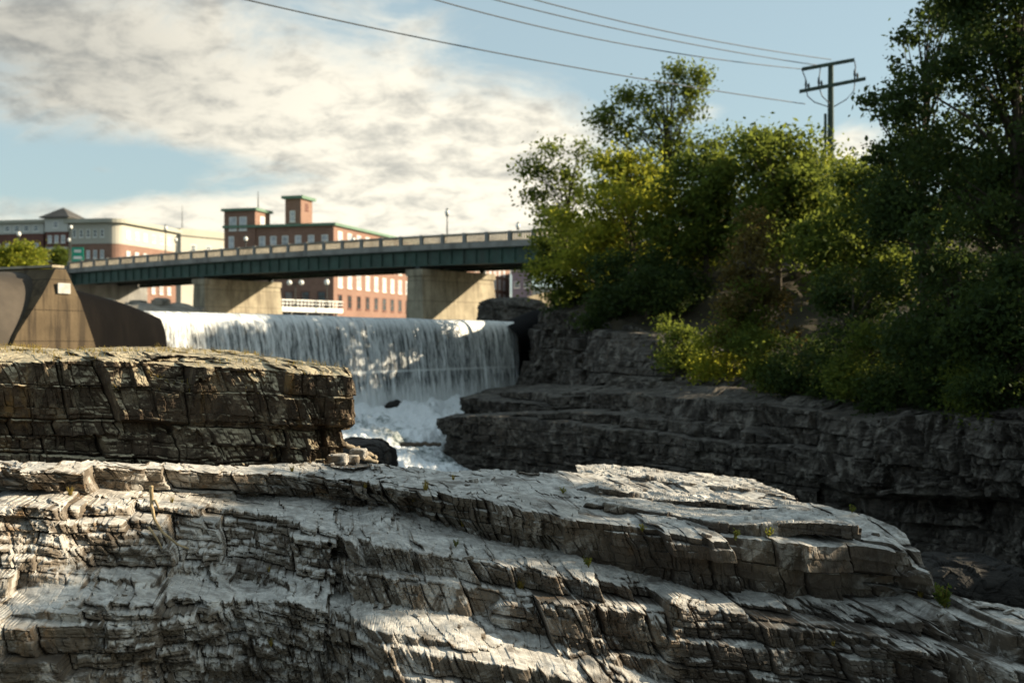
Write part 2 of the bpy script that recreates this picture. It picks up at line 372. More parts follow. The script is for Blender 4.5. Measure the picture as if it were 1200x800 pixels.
def block_face(name, S, g, na, nz, mat, label, seed=1, s=1.0, dip=.14, lean=.25, dims=((.85, .42, .34, .5), (.34, .17, .17, .7), (.13, .075, .06, .8), (.055, .035, .020, .7)),
               w=(.30, .36, .34), crack=1.0, mult=None, back=None, fine=1.0, alt=None, altmask=None):
    """a rock face split into real blocks: bedding planes and joints cut the profile S (stations x levels) into cells, each with its own depth and tilt along g"""
    S = np.array(S, float); g = np.array([g[0], g[1], 0.]); g /= np.linalg.norm(g); e = np.array([g[1], -g[0], 0.])
    ak, dk, zk = S @ e, S @ g, S[..., 2].copy(); K = S.shape[1]
    for k in range(1, K): zk[:, k] = np.maximum(zk[:, k], zk[:, k - 1] + .06)
    def level(k, a): o = np.argsort(ak[:, k]); return np.interp(a, ak[o, k], dk[o, k]), np.interp(a, ak[o, k], zk[o, k])
    def depth(a, z):
        d0, z0 = level(0, a); r = d0.copy()
        for k in range(1, K):
            d1, z1 = level(k, a); r += (d1 - d0) * np.clip((z - z0) / np.maximum(z1 - z0, .02), 0, 1); d0, z0 = d1, z1
        return r
    a1 = np.linspace(ak[0].max(), ak[-1].min(), na); zb, zt = level(0, a1)[1], level(K - 1, a1)[1]
    A = np.repeat(a1[:, None], nz, 1); Z = zb[:, None] + (zt - zb)[:, None] * np.linspace(0, 1, nz)[None, :]
    D0 = depth(A, Z); G0 = A[..., None] * e + D0[..., None] * g; G0[..., 2] = Z
    q = np.stack([A, D0 * .4, Z], -1) / s
    lf = fbm(q * .5, 3, seed + 30); wz = vnoise(np.stack([A / s * .8, A * 0, Z / s * 2.2], -1), seed + 31); wa = vnoise(q * 1.4, seed + 32); f1 = fbm(q * 9, 3, seed + 33)
    m = 1.0 if mult is None else mult(G0); patch = .4 + .9 * sm(vnoise(q * .5 + 5, seed + 34), -.45, .45)
    zz = Z / s + dip * A / s + .035 * wz; aa = A / s + lean * Z / s + .06 * wa + .13 * vnoise(np.stack([A * 1.2, D0 * 1.7, A * 0], -1) / s, seed + 36) + .05 * vnoise(np.stack([A * 4, D0 * 5, A * 0], -1) / s, seed + 37)
    d = w[0] * D0; tone = 0; mm = 1
    am_ = None if alt is None else altmask(G0, f1)
    for lv in range(len(dims)):
        res = []
        for (sx, sz, am, ti, ln, so_) in ([(*dims[lv], 0.0, 0)] if alt is None else [(*dims[lv], 0.0, 0), (*alt[lv], .10, 300)]):
            iz, pz, ez = cells1((zz + .004 * f1) / sz, seed + 5 * lv + 40 + so_, 0); ia, pa, ea = cells1((aa + ln * zz + .010 * f1) / sx, seed + 5 * lv + 41 + so_, iz)
            r = _h(ia, iz, ia * 0, seed + 60 + lv); g1 = _h(ia, iz, ia * 0, seed + 70 + lv) - .5; g2 = _h(ia, iz, ia * 0, seed + 80 + lv) - .5; rc = _h(ia, iz, ia * 0, seed + 85 + lv)
            dd = 0
            if lv < 2:
                zc = (zz - pz * sz) * s - dip * A - .035 * wz * s; ac = A - pa * sx * s; dd = w[lv + 1] * depth(ac, np.clip(zc, zb[:, None], zt[:, None]))
            k = (1 if lv == 0 else m * patch) * s
            ed = np.minimum(ea * sx, ez * sz)
            dd = dd + k * (am * (r - .5) + ti * (g1 * np.clip(pa, -.7, .7) * sx + g2 * np.clip(pz, -.7, .7) * sz) + crack * (.16, .08, .035, .012)[lv] * (1 - sm(ed, 0, (.035, .022, .014, .008)[lv])) * (rc > .3))
            res.append((dd, r))
        if alt is None: dd, r = res[0]
        else: dd = np.where(am_ > .5, res[1][0], res[0][0]); r = np.where(am_ > .5, res[1][1], res[0][1])
        d = d + dd; tone = tone + r * (.45, .35, .2, 0)[lv]
    d = d + .10 * s * lf + fine * s * (.012 * fbm(q * 7, 3, seed + 90) + .005 * f1)
    G = A[..., None] * e + d[..., None] * g
    G[..., 2] = Z + s * (.028 * fbm(np.stack([A * 1.1, d * 1.6, A * 0], -1) / s, 4, seed + 95) + .008 * vnoise(np.stack([A * 9, d * 9, A * 0], -1) / s, seed + 96))
    G[..., 2] = np.maximum.accumulate(G[..., 2], axis=1)
    if back is not None:
        b1 = G[:, -1:] + g * .35 + np.array([0, 0, -.12]); b2 = b1 + g * back[0]; b2[..., 2] = back[1]; G = np.concatenate([G, b1, b2], 1); tone = np.concatenate([tone, tone[:, -1:], tone[:, -1:]], 1)
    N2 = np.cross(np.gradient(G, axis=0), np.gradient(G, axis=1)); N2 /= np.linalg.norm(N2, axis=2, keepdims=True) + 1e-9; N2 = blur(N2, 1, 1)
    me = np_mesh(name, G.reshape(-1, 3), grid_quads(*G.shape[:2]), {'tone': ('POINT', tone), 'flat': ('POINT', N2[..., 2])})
    return props(link_mesh(name, me, mat), label, None, None, 'structure'), G

# ---- the foreground ledge: levels bottom, lower lip, lower inner, main lip, main inner, top lip, back edge, back foot
def inward(v0, D, v1, slope):
    """distance at which a plane rising inwards by slope from (v0, D) is seen at v1"""
    z0 = (400 - v0) / F * D; return (z0 - slope * D) / ((400 - v1) / F - slope)
def ledge_station(u, vL2, vS2, vL1, vS1, vTL, vT0, D0=15.0, b1=.4, b2=.5, b3=.4):
    D = D0; lo = [P(u, 1180, D0 - .3)]
    D += b1; lo.append(P(u, vL2, D)); D = inward(vL2, D, vS2, .10); lo.append(P(u, vS2, D)); lo.append(P(u, vS2 - 2, D + .4)); D -= .05
    D += b2; lo.append(P(u, vL1, D)); D = inward(vL1, D, vS1, .10); p = P(u, vS1, D); lo.append(p); q = p.copy(); q[1] += 2.5; q[2] += .12; q[0] = p[0] - .2; lo.append(q)
    hi = [p + np.array([0, 1.0, -.25]), p + np.array([0, .8, .04])]; D -= .25
    D += b3; hi.append(P(u, vTL, D)); D = min(inward(vTL, D, vT0, .075), 25); hi.append(P(u, vT0, D))
    return lo, hi
LS = [  # u,  L2, S2, L1, S1, TL, T0
    (-420, 745, 730, 610, 600, 556, 546, 15, .6, 1.0),
    (-160, 745, 728, 605, 596, 552, 542, 15, .6, 1.0),
    (-20, 735, 718, 600, 592, 550, 540, 13.1, .8, 1.2),
    (60, 720, 702, 592, 586, 550, 540, 13.5, .8, 1.2),
    (120, 709, 691, 592, 586, 549, 540, 14.1, .8, 1.4),
    (200, 708, 690, 595, 588, 552, 542, 14.9, .8, 1.4),
    (290, 706, 690, 600, 591, 556, 543, 15.8, .8, 1.3),
    (350, 706, 692, 614, 594, 560, 543, 15.7, .8, 1.0),
    (400, 722, 704, 632, 599, 563, 543, 15.5, .7, .6),
    (450, 742, 718, 644, 606, 568, 545, 15, .5, .4),
    (520, 760, 728, 658, 626, 580, 548, 15, .4, .4),
    (600, 778, 748, 672, 652, 597, 551, 15, .4, .4),
    (680, 800, 772, 686, 664, 610, 553, 15, .4, .5),
    (760, 835, 806, 702, 684, 622, 559, 15.2, .4, .5),
    (850, 870, 842, 720, 706, 634, 567, 15.4, .4, .5),
    (940, 890, 862, 725, 711, 636, 588, 15.6, .4, .5),
    (1010, 900, 872, 738, 712, 636, 602, 15.6, .4, .5),
    (1055, 900, 872, 744, 713, 640, 620, 15.6, .4, .4), (1076, 900, 872, 745, 714, 654, 634, 15.6, .4, .45), (1092, 900, 872, 745, 715, 684, 664, 15.6, .4, .5), (1100, 900, 872, 745, 716, 706, 696, 15.6, .4, .6),
]
ST = [ledge_station(*a) for a in LS]; UP = [q[1] for q in ST]; ST = [q[0] for q in ST]
def tail(u, L1, S1, T):    # right of the big block only the lower bench goes on
    D = 15.9; pts = [P(u, 1180, 15.3), P(u, 900, 15.9), P(u, 880, 16.0), P(u, 870, 16.05), P(u, L1, 16.4)]
    D = inward(L1, 16.4, S1, .08); pts.append(P(u, S1, D)); pts.append(P(u, T, inward(S1, D, T, .08))); return pts
ST += [tail(1125, 745, 718, 697), tail(1165, 745, 728, 706), tail(1215, 748, 736, 718), tail(1330, 765, 752, 735), tail(1650, 800, 790, 775)]
def thin_left(G):
    u = G[..., 0] / G[..., 1] * F + 600; return 1.0 + .9 * sm(-u, -360, -280) * sm(u, 60, 130) - .35 * sm(u, 640, 760)
def massive_right(G):
    u = G[..., 0] / G[..., 1] * F + 600; return 1 - .72 * sm(u, 770, 830) * (1 - sm(u, 1090, 1130)) * sm(N_dummy(G), -3.75, -3.6)
def N_dummy(G): return G[..., 2] + .14 * (G[..., 0] - 3.5)
def fg_mult(G): return massive_right(G) * thin_left(G) ** .5
def columnar(G, f): u = G[..., 0] / G[..., 1] * F + 600; return sm(u + 60 * vnoise(G * .9, 77) + 14 * f, 360, 420) * (vnoise(G * np.array([.7, .7, 1.3]) + 4, 78) > -.45)
ALT = ((.60, .62, .40, .55), (.21, .44, .20, .8), (.085, .22, .075, .9), (.045, .06, .022, .7))
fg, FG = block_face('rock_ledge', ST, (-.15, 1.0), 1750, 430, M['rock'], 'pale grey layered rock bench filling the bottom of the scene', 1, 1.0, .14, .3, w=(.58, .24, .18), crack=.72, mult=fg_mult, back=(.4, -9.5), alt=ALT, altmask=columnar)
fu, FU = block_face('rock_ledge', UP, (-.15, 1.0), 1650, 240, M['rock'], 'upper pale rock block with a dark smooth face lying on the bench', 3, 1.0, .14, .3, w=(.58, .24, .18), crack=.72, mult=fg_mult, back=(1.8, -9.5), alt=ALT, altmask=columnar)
TREADS = [G for G in (FG, FU)]
FG = np.concatenate([FG.reshape(-1, 3), FU.reshape(-1, 3)])

def fg_at(u, v):
    """the surface point of the ledge nearest the camera that shows at (u, v)"""
    uu = FG[..., 0] / FG[..., 1] * F + 600; vv = 400 - FG[..., 2] / FG[..., 1] * F
    e = (uu - u) ** 2 + (vv - v) ** 2 + .6 * FG[..., 1]; return FG.reshape(-1, 3)[e.ravel().argmin()].copy()

# ---- slabs lying on the ledge
def slab(lip, back, zt, th, label, seed):
    """lip: front edge polyline (u, v, D); a plate th thick"""
    S = []
    for (u, v, D), db in zip(lip, back):
        a = P(u, v, D); b = a + np.array([a[0] / a[1] * db * .3, db, db * zt]); lo = a + np.array([0, .06, -th]); S.append([b + np.array([0, .0, -th - .15]), b, a, lo, lo + np.array([0, .5, -.03])][::-1])
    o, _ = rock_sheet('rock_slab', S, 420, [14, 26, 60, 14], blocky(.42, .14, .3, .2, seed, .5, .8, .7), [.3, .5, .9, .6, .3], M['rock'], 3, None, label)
    return o
slab([(668, 575, 20.3), (700, 572, 20.2), (760, 582, 20.2), (830, 588, 20.0), (880, 592, 19.9), (960, 603, 19.6), (990, 612, 19.3)], [2.4, 2.6, 2.6, 2.6, 2.4, 1.6, .6], .0, .24, 'warm thin bedded slab stacked on the ledge', 31)
slab([(678, 556, 21.9), (720, 557, 21.9), (790, 565, 21.6), (860, 572, 21.4), (900, 577, 21.2), (935, 585, 20.9)], [1.6, 1.8, 1.9, 1.9, 1.7, .8], .0, .22, 'topmost thin slab of the ledge', 32)
slab([(640, 597, 18.9), (700, 592, 18.9), (780, 602, 18.6), (860, 616, 18.2), (960, 612, 18.2), (1010, 618, 18.0)], [1.2, 1.5, 1.5, 1.5, 1.4, .7], .0, .2, 'lowest of the slabs stacked on the ledge', 33)

# ---- the dark outcrop behind the ledge on the left
def oc(u, D, vt, vb, bel, und, back, zc=-.12):
    t = P(u, vt + 13, D); b = P(u, vb, D - .35); d = np.array(back, float)
    mid = P(u, vt + (vb - vt) * .30, D); m2 = P(u, vt + (vb - vt) * .66, D); fr = -d / np.linalg.norm(d)
    foot = b.copy(); foot[2] = -2.9
    return [foot + fr * .1, m2 - fr * und, m2 + fr * bel * .7 + np.array([0, 0, .08]), mid + fr * bel, t, t + d * .35 + np.array([0, 0, .16]), t + d + np.array([0, 0, .24]), t + d * 1.2 + np.array([0, 0, -3])]
OS = [oc(-420, 20.5, 404, 540, .1, .05, (-.3, 4, 0)), oc(-120, 21.2, 408, 540, .1, .05, (-.3, 4, 0)), oc(0, 21.6, 413, 540, .15, .0, (-.3, 4, 0)), oc(60, 21.7, 410, 540, .1, .05, (-.2, 4, 0)),
      oc(130, 21.8, 411, 540, .15, .1, (0, 4, 0)), oc(220, 21.9, 416, 540, .12, .1, (0, 4, 0)), oc(300, 22.0, 420, 540, .15, .1, (0, 3.5, 0)),
      oc(362, 22.1, 424, 540, .2, .3, (-.1, 3, 0)), oc(402, 22.4, 428, 540, .22, .45, (-.5, 2.6, 0)), oc(419, 23.1, 430, 538, .2, .45, (-1.0, 1.9, 0)),
      oc(422, 24.2, 428, 534, .2, .4, (-1.4, 1.0, 0)), oc(416, 25.6, 424, 530, .2, .3, (-1.6, .2, 0)), oc(398, 27.5, 420, 528, .2, .2, (-1.6, -.6, 0))]
oo, OC = block_face('rock_outcrop', [q[:7] for q in OS], (-.5, .83), 1250, 330, M['outcrop'], 'dark brown rock outcrop with grassy top left of the waterfall', 15, 1.0, .05, .06,
                    dims=((1.25, .85, .34, .40), (.55, .38, .17, .6), (.19, .15, .07, .9), (.07, .06, .022, .8)), w=(.66, .18, .16), crack=.8, back=(.5, -3.2), alt=((1.0, 1.15, .40, .5), (.42, .75, .22, .8), (.17, .30, .10, 1.0), (.06, .08, .025, .8)), altmask=lambda G, f: vnoise(G * np.array([.5, .5, .9]), 93) + .08 * f + .75)

# ---- the cliff of the right bank
KS = []
for (l1, inn, l2, und) in [
    ((606, 452, 84), (609, 449, 86), (622, 372, 87), 0), ((575, 456, 76), (615, 450, 83.5), (634, 366, 84.5), 0), ((549, 462, 69), (620, 450, 81), (641, 362, 82.5), 0),
    ((600, 459, 64), (640, 452, 71.5), (652, 366, 74), 0), ((700, 461, 58), (722, 452, 62), (730, 384, 64.5), .2), ((800, 466, 53), (812, 458, 55.2), (824, 418, 58), .4),
    ((900, 474, 48), (915, 470, 50), (925, 452, 53), .8), ((1000, 492, 43), (1008, 488, 44.5), (1015, 470, 47), 1.4), ((1100, 486, 39.5), (1106, 482, 41), (1114, 466, 43), 1.8),
    ((1200, 484, 36), (1206, 480, 37), (1214, 468, 39), 1.8), ((1350, 484, 31), (1358, 480, 32), (1370, 465, 34), 1.5), ((1650, 490, 25), (1665, 485, 26), (1690, 460, 28), 1), ((2100, 500, 19), (2120, 490, 20), (2150, 460, 22), .6)]:
    a, b, c = P(*l1), P(*inn), P(*l2); bk = np.array([.8, .6, 0])
    mid = a.copy(); mid[2] = a[2] - 2.6 + .0 * und; mid -= bk * .25 * (und > 0); un = mid + bk * und + np.array([0, 0, -.3]); lo = un.copy(); lo[2] = -7.0; lo -= bk * .4 * und
    ft = lo.copy(); ft[2] = -10
    KS.append([ft, lo, un, mid, a, b, c, c + bk * 3 + np.array([0, 0, .6])])
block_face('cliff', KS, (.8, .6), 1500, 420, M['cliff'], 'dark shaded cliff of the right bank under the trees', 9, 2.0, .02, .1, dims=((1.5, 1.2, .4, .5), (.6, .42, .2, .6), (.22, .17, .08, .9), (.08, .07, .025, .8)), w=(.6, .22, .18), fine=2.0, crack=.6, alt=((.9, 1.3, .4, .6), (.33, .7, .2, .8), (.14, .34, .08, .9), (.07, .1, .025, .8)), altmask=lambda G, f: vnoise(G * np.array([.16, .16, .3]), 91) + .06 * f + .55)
BS = []
for (u, v, D, n) in [(566, 486, 73, 3), (532, 487, 67, 2), (517, 488, 62.5, 2), (560, 487, 59, 4), (640, 484, 56, 4), (720, 488, 53, 4), (790, 492, 50.5, 4), (860, 500, 48, 4), (960, 540, 45, 3)]:
    a = P(u, v, D); b = a + np.array([.6, .8, 0]) * n; lo = a.copy(); lo[2] = -10; m = a.copy(); m[2] -= 2
    BS.append([lo, m, a, b])
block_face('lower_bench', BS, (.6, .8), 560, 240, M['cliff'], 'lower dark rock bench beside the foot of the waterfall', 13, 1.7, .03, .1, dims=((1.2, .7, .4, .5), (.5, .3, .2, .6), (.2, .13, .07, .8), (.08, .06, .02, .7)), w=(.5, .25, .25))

def boulder(name, c, r, mat, label, cat='rock', seed=3, n=140, s=None, structure=False):
    c = np.array(c, float); r = np.array(r, float)
    n = max(8, n // 2); g_ = np.tan(np.linspace(-1, 1, n) * math.pi / 4); X, Y = np.meshgrid(g_, g_, indexing='ij'); O = np.ones_like(X)
    VV, QQ, TT, FF = [], [], [], []
    for f in ((X, Y, O), (Y, X, -O), (O, X, Y), (-O, Y, X), (Y, O, X), (X, -O, Y)):      # a cube blown up to a ball: no poles
        d = np.stack(f, -1); d /= np.linalg.norm(d, axis=-1, keepdims=True); e = np.sign(d) * np.abs(d) ** .5
        G = c + e * r; dd, tone = blocky(s or float(r.mean()), .1, .4, .2, seed, .7, .5, .5)(G, d); G = G + d * dd[..., None] * .9
        QQ.append(grid_quads(n, n) + len(VV) * n * n); VV.append((G - c).reshape(-1, 3)); TT.append(tone.ravel()); FF.append(d[..., 2].ravel())
    me = np_mesh(name, np.concatenate(VV), np.concatenate(QQ), {'tone': ('POINT', np.concatenate(TT)), 'flat': ('POINT', np.concatenate(FF))})
    o = link_mesh(name, me, mat, None, c); return props(o, label, cat if not structure else None, None, 'structure' if structure else None)
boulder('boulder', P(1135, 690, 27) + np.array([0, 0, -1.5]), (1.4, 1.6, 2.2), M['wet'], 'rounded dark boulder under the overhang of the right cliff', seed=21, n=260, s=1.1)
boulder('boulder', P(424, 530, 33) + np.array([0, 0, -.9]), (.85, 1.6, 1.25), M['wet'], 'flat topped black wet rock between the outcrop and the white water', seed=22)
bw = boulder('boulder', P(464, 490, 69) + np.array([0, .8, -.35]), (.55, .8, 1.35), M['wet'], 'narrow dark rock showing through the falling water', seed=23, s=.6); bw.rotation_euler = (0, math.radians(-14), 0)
boulder('boulder', P(600, 370, 118), (3.4, 2.2, 1.7), M['cliff'], 'low dark rock islet under the bridge beside the sunlit pier', seed=24)

# ------------------------------------------------------------------ dam, rubber bags, water
CL = np.array([P(170, 363, 55)[0], 55.0]); CR = np.array([0.0, 85.0]); cd = (CR - CL) / np.linalg.norm(CR - CL); cn = np.array([cd[1], -cd[0]]); CLEN = np.linalg.norm(CR - CL)
def crest(t, o, z): q = CL + cd * t + cn * o; return np.array([q[0], q[1], z])

def water_material(name):
    t = NT(name); s = t.attr('along'); f = t.attr('fall'); foam = t.attr('foam')
    cb = t.n('ShaderNodeCombineXYZ'); t.set(cb.inputs[0], s); t.set(cb.inputs[1], f)
    def strk(sx, sy, det, rough, dist=0):
        m = t.n('ShaderNodeMapping'); t.t.links.new(cb.outputs[0], m.inputs[0]); m.inputs['Scale'].default_value = (sx, sy, 1); return t.noise(m.outputs[0], 1, det, rough, dist)
    a = strk(1.1, .14, 4, .6, .2); b = strk(4.0, .32, 5, .7, .2); c = strk(9, 1.8, 4, .7)
    w = t.math('ADD', t.math('MULTIPLY', a, .22), t.math('ADD', t.math('MULTIPLY', b, .50), t.math('MULTIPLY', c, .38)))
    w = t.math('ADD', w, foam); m = t.ramp(w, .46, .66)
    col = t.mix(m, (.045, .055, .058), (.80, .81, .80)); rg = t.ramp(m, 0, 1, .12, .7)
    nrm = t.bump(w, .9, .22)
    return t.done(t.bsdf(col, rg, nrm, 0, .5))
M['fall'] = water_material('falling water')
def pool_material():
    t = NT('river water'); c = t.coord((1, 1, 1)); n = t.noise(t.coord((1, .35, 1)), 1.2, 5, .6)
    return t.done(t.bsdf((.035, .05, .045), .07, t.bump(n, .25, .05), 0, .5))
M['pool'] = pool_material()
def foam_material():
    t = NT('white water'); c = t.coord(); n = t.noise(t.coord((1.6, .7, 1)), 1.3, 8, .7, .8); n2 = t.noise(t.coord((1.8, .6, 1)), 4, 6, .7); w = t.math('ADD', t.math('MULTIPLY', n, .7), t.math('MULTIPLY', n2, .4))
    w = t.math('ADD', w, t.attr('foam')); m = t.ramp(w, .38, .62)
    return t.done(t.bsdf(t.mix(m, (.10, .13, .12), (.82, .84, .85)), .6, t.bump(w, .5, .10), 0, .3))
M['foam'] = foam_material()

def waterfall():
    nt, prof = 1400, [(-7, 1.36), (-3, 1.40), (-1.2, 1.44), (-.4, 1.45), (.0, 1.42), (.25, 1.32), (.45, 1.1), (.6, .75), (.72, .2), (.84, -.7), (.95, -1.7), (1.06, -2.8), (1.2, -4.2), (1.35, -5.6)]
    pr = np.array(prof); L = np.concatenate([[0], np.cumsum(np.linalg.norm(np.diff(pr, axis=0), axis=1))]); nv = 260
    q = np.concatenate([np.linspace(0, L[3], 40, endpoint=False), np.linspace(L[3], L[-1], nv - 40)])
    o = np.interp(q, L, pr[:, 0]); z = np.interp(q, L, pr[:, 1]); o = blur(o[:, None], 4, 0)[:, 0]; z = blur(z[:, None], 4, 0)[:, 0]
    t = np.linspace(-.6, CLEN + .2, nt); T, Q = np.meshgrid(t, np.arange(nv), indexing='ij')
    O = o[Q]; Z = z[Q]; fall = q[Q] - L[4]
    s3 = np.stack([T * 1.6, fall * .16, T * 0], -1); k = np.clip(fall / 1.5, 0, 1)
    O = O + k * (.05 * fbm(s3, 3, 40) + .05 * fbm(np.stack([T * 6, fall * .7, T * 0], -1), 4, 44)) 
    # the ends of the sheet thin out and stand back
    O = O - .5 * np.exp(-(T + .6) / .5) * k - .5 * np.exp(-(CLEN + .2 - T) / .5) * k
    Z = Z + .02 * vnoise(np.stack([T * .5, T * 0, T * 0], -1), 3)
    # bag seam: the sheet brushes a lip part of the way down
    G = np.stack([CL[0] + cd[0] * T + cn[0] * O, CL[1] + cd[1] * T + cn[1] * O, Z], -1)
    fo = .07 * np.exp(-((fall - .5) / .4) ** 2) + .015 + .16 * sm(fall, 3.9, 5.6) + .015 * sm(T, CLEN * .7, CLEN)  
    fo = fo + .10 * np.exp(-((Z + 1.75) / .07) ** 2) * sm(T, 4, 12)
    fo = np.where(fall < .05, np.minimum(fo, -.35 + .5 * sm(fall, -.25, .05)), fo)
    me = np_mesh('waterfall', G.reshape(-1, 3), grid_quads(nt, nv), {'along': ('POINT', T), 'fall': ('POINT', fall), 'foam': ('POINT', fo)}, True)
    o_ = link_mesh('waterfall', me, M['fall']); props(o_, 'broad white waterfall pouring over the dam crest', None, None, 'structure')
waterfall()

def whitewater():
    a0, a1 = crest(4, 1.0, -3.9), crest(CLEN + .5, .9, -3.9)
    rows = [(a0, a1, -3.75), (P(300, 0, 52), P(600, 0, 80), -4.35), (P(330, 0, 49), P(556, 0, 73), -4.6), (P(380, 0, 46), P(530, 0, 66), -5.2), (P(420, 0, 44), P(534, 0, 61), -5.9), (P(440, 0, 40), P(600, 0, 52), -7.2), (P(460, 0, 34), P(640, 0, 44), -8.4)]
    nu, per = 260, 50; out = []
    for i in range(len(rows) - 1):
        for j in range(per):
            f = j / per; g = f * f * (3 - 2 * f)
            A = rows[i][0] * (1 - f) + rows[i + 1][0] * f; B = rows[i][1] * (1 - f) + rows[i + 1][1] * f; z = rows[i][2] * (1 - g) + rows[i + 1][2] * g
            s = np.linspace(0, 1, nu)[:, None]; p = A * (1 - s) + B * s; p[:, 2] = z; out.append(p)
    G = np.stack(out, 1); p = G * np.array([1, 1, .3])
    G[..., 2] += .32 * fbm(p * np.array([.8, .3, .3]), 5, 80) + .09 * np.abs(fbm(p * np.array([2.8, .9, 1]), 5, 81))
    fo = np.full(G.shape[:2], .06) + .24 * fbm(p * .25, 3, 83)
    me = np_mesh('white_water', G.reshape(-1, 3), grid_quads(*G.shape[:2])[:, ::-1], {'foam': ('POINT', fo)}, True)
    props(link_mesh('white_water', me, M['foam']), 'foaming white water rushing below the falls', None, None, 'structure')
whitewater()

def sheet(name, pts, mat, label):
    m = MB(); m.add(pts, [tuple(range(len(pts)))]); o = m.build(name, mat); return props(o, label, None, None, 'structure')
up = -cn
a, b = crest(-12, -6.5, 1.36), crest(CLEN + 9, -6.5, 1.36)
sheet('river_pool', [a, b, (40, 130, 1.36), (60, 420, 1.36), (-160, 420, 1.36), (-120, 120, 1.36), (-60, 60, 1.36)], M['pool'], 'calm river above the dam')
sheet('gorge_water', [(-60, 4, -9.2), (60, 4, -9.2), (60, 95, -9.2), (-60, 95, -9.2)], M['pool'], 'dark water in the gorge')
sheet('ground', [(-3000, -1000, -10.4), (3000, -1000, -10.4), (3000, 4000, -10.4), (-3000, 4000, -10.4)], M['ground'], 'ground')

dam = empty('dam', crest(CLEN / 2, 0, -6), 'low concrete dam with the river pouring over it', 'dam')
m = MB(); pr = [(-7, -8), (-7, .6), (-2.2, .9), (-1.2, .9), (-.6, .3), (-.3, -1), (0, -4), (1.2, -6.5), (1.2, -8)]
n = len(pr); vs = [crest(t, o, z) for t in (-14, CLEN + 8) for o, z in pr]
m.add(vs, [(i, i + n, (i + 1) % n + n, (i + 1) % n) for i in range(n)] + [tuple(range(n)), tuple(range(2 * n - 1, n - 1, -1))]); m.build('dam_body', M['concrete'], dam)

def bag(name, ts, zs, label, group, mat, rad=1.0, low=-3.4):
    """inflated rubber tube lofted along the crest, its top following zs"""
    ring = [(-2.6, 0), (-2.3, .55), (-1.6, .88), (-.7, 1.0), (0, .985), (.6, .92), (1.05, .78), (1.35, .58), (1.5, .3), (1.45, 0), (1.3, -.25)]
    t = np.linspace(ts[0], ts[-1], 60); z = np.interp(t, ts, zs); z = blur(z[:, None], 3, 0)[:, 0]
    G = []
    for tt, zt in zip(t, z):
        G.append([crest(tt, o * rad, (-1.2 + (zt + 1.2) * h) if h >= 0 else -1.2 + h * (-(low + 1.2)) / .25) for o, h in ring])
    G = np.array(G); G = interp_stations(G.transpose(1, 0, 2), 90).transpose(1, 0, 2)
    c = G.reshape(-1, 3); o_ = c.mean(0); me = np_mesh(name, c - o_, grid_quads(*G.shape[:2])[:, ::-1], None, True)
    o = link_mesh(name, me, mat, None, o_); return props(o, label, 'rubber dam', group)
G_ = 'rubber dam bags along the crest'
bag('rubber_dam_bag', [-6.4, -5.2, -3.9, -2.5, -1, -.2, .5], [3.0, 2.6, 2.25, 2.0, 1.7, 1.45, 1.3], 'black rubber dam bag sloping from the concrete pier down to the falls', G_, M['rubber'], .6)
bag('rubber_dam_bag', [-24, -14, -9, -6.3], [2.6, 2.65, 2.7, 2.9], 'brown rubber dam bag left of the concrete pier', G_, M['rubber_tan'], 1.15)
bag('rubber_dam_bag', [CLEN - 1.5, CLEN + .2, CLEN + 2, CLEN + 4, CLEN + 6.5], [1.2, 1.4, 1.75, 2.25, 2.6], 'black rubber dam bag rising to the cliff at the right end of the falls', G_, M['rubber'])

pt = -6.2
pier = empty('dam_pier', crest(pt, 2, -6), 'brown concrete wedge shaped dam pier with a small white plate', 'dam pier')
m = MB(); vs = []
for o, zt, hw in ((1.9, 2.95, .0), (-4.5, 3.0, .0)):
    vs += [crest(pt + 3.4, o, -8), crest(pt + 2.2, o, -1.6), crest(pt + 1.5, o, .2), crest(pt + .85, o, 1.7), crest(pt + .25, o - .15, zt), crest(pt - .25, o - .15, zt), crest(pt - 1.0, o, 1.9), crest(pt - 2.2, o, .3), crest(pt - 3.2, o, -1.6), crest(pt - 4.6, o, -8)]
k = 10; m.add(vs, [(i, i + k, (i + 1) % k + k, (i + 1) % k) for i in range(k)] + [tuple(range(k)), tuple(range(2 * k - 1, k - 1, -1))])
m.build('pier_body', M['concrete'], pier)
m = MB(); c0 = crest(pt - .32, 1.92, 1.95); ex = np.array([cd[0], cd[1], 0]); m.box(c0, ex * .62, np.array([cn[0], cn[1], 0]) * .06, (0, 0, .42)); m.build('sign_plate', M['plate'], pier)
m = MB(); m.box(crest(pt - .3, -4.4, 3.015), ex * .6, np.array([cn[0], cn[1], 0]) * 6.0, (0, 0, .1)); m.build('coping', M['pier_conc'], pier)

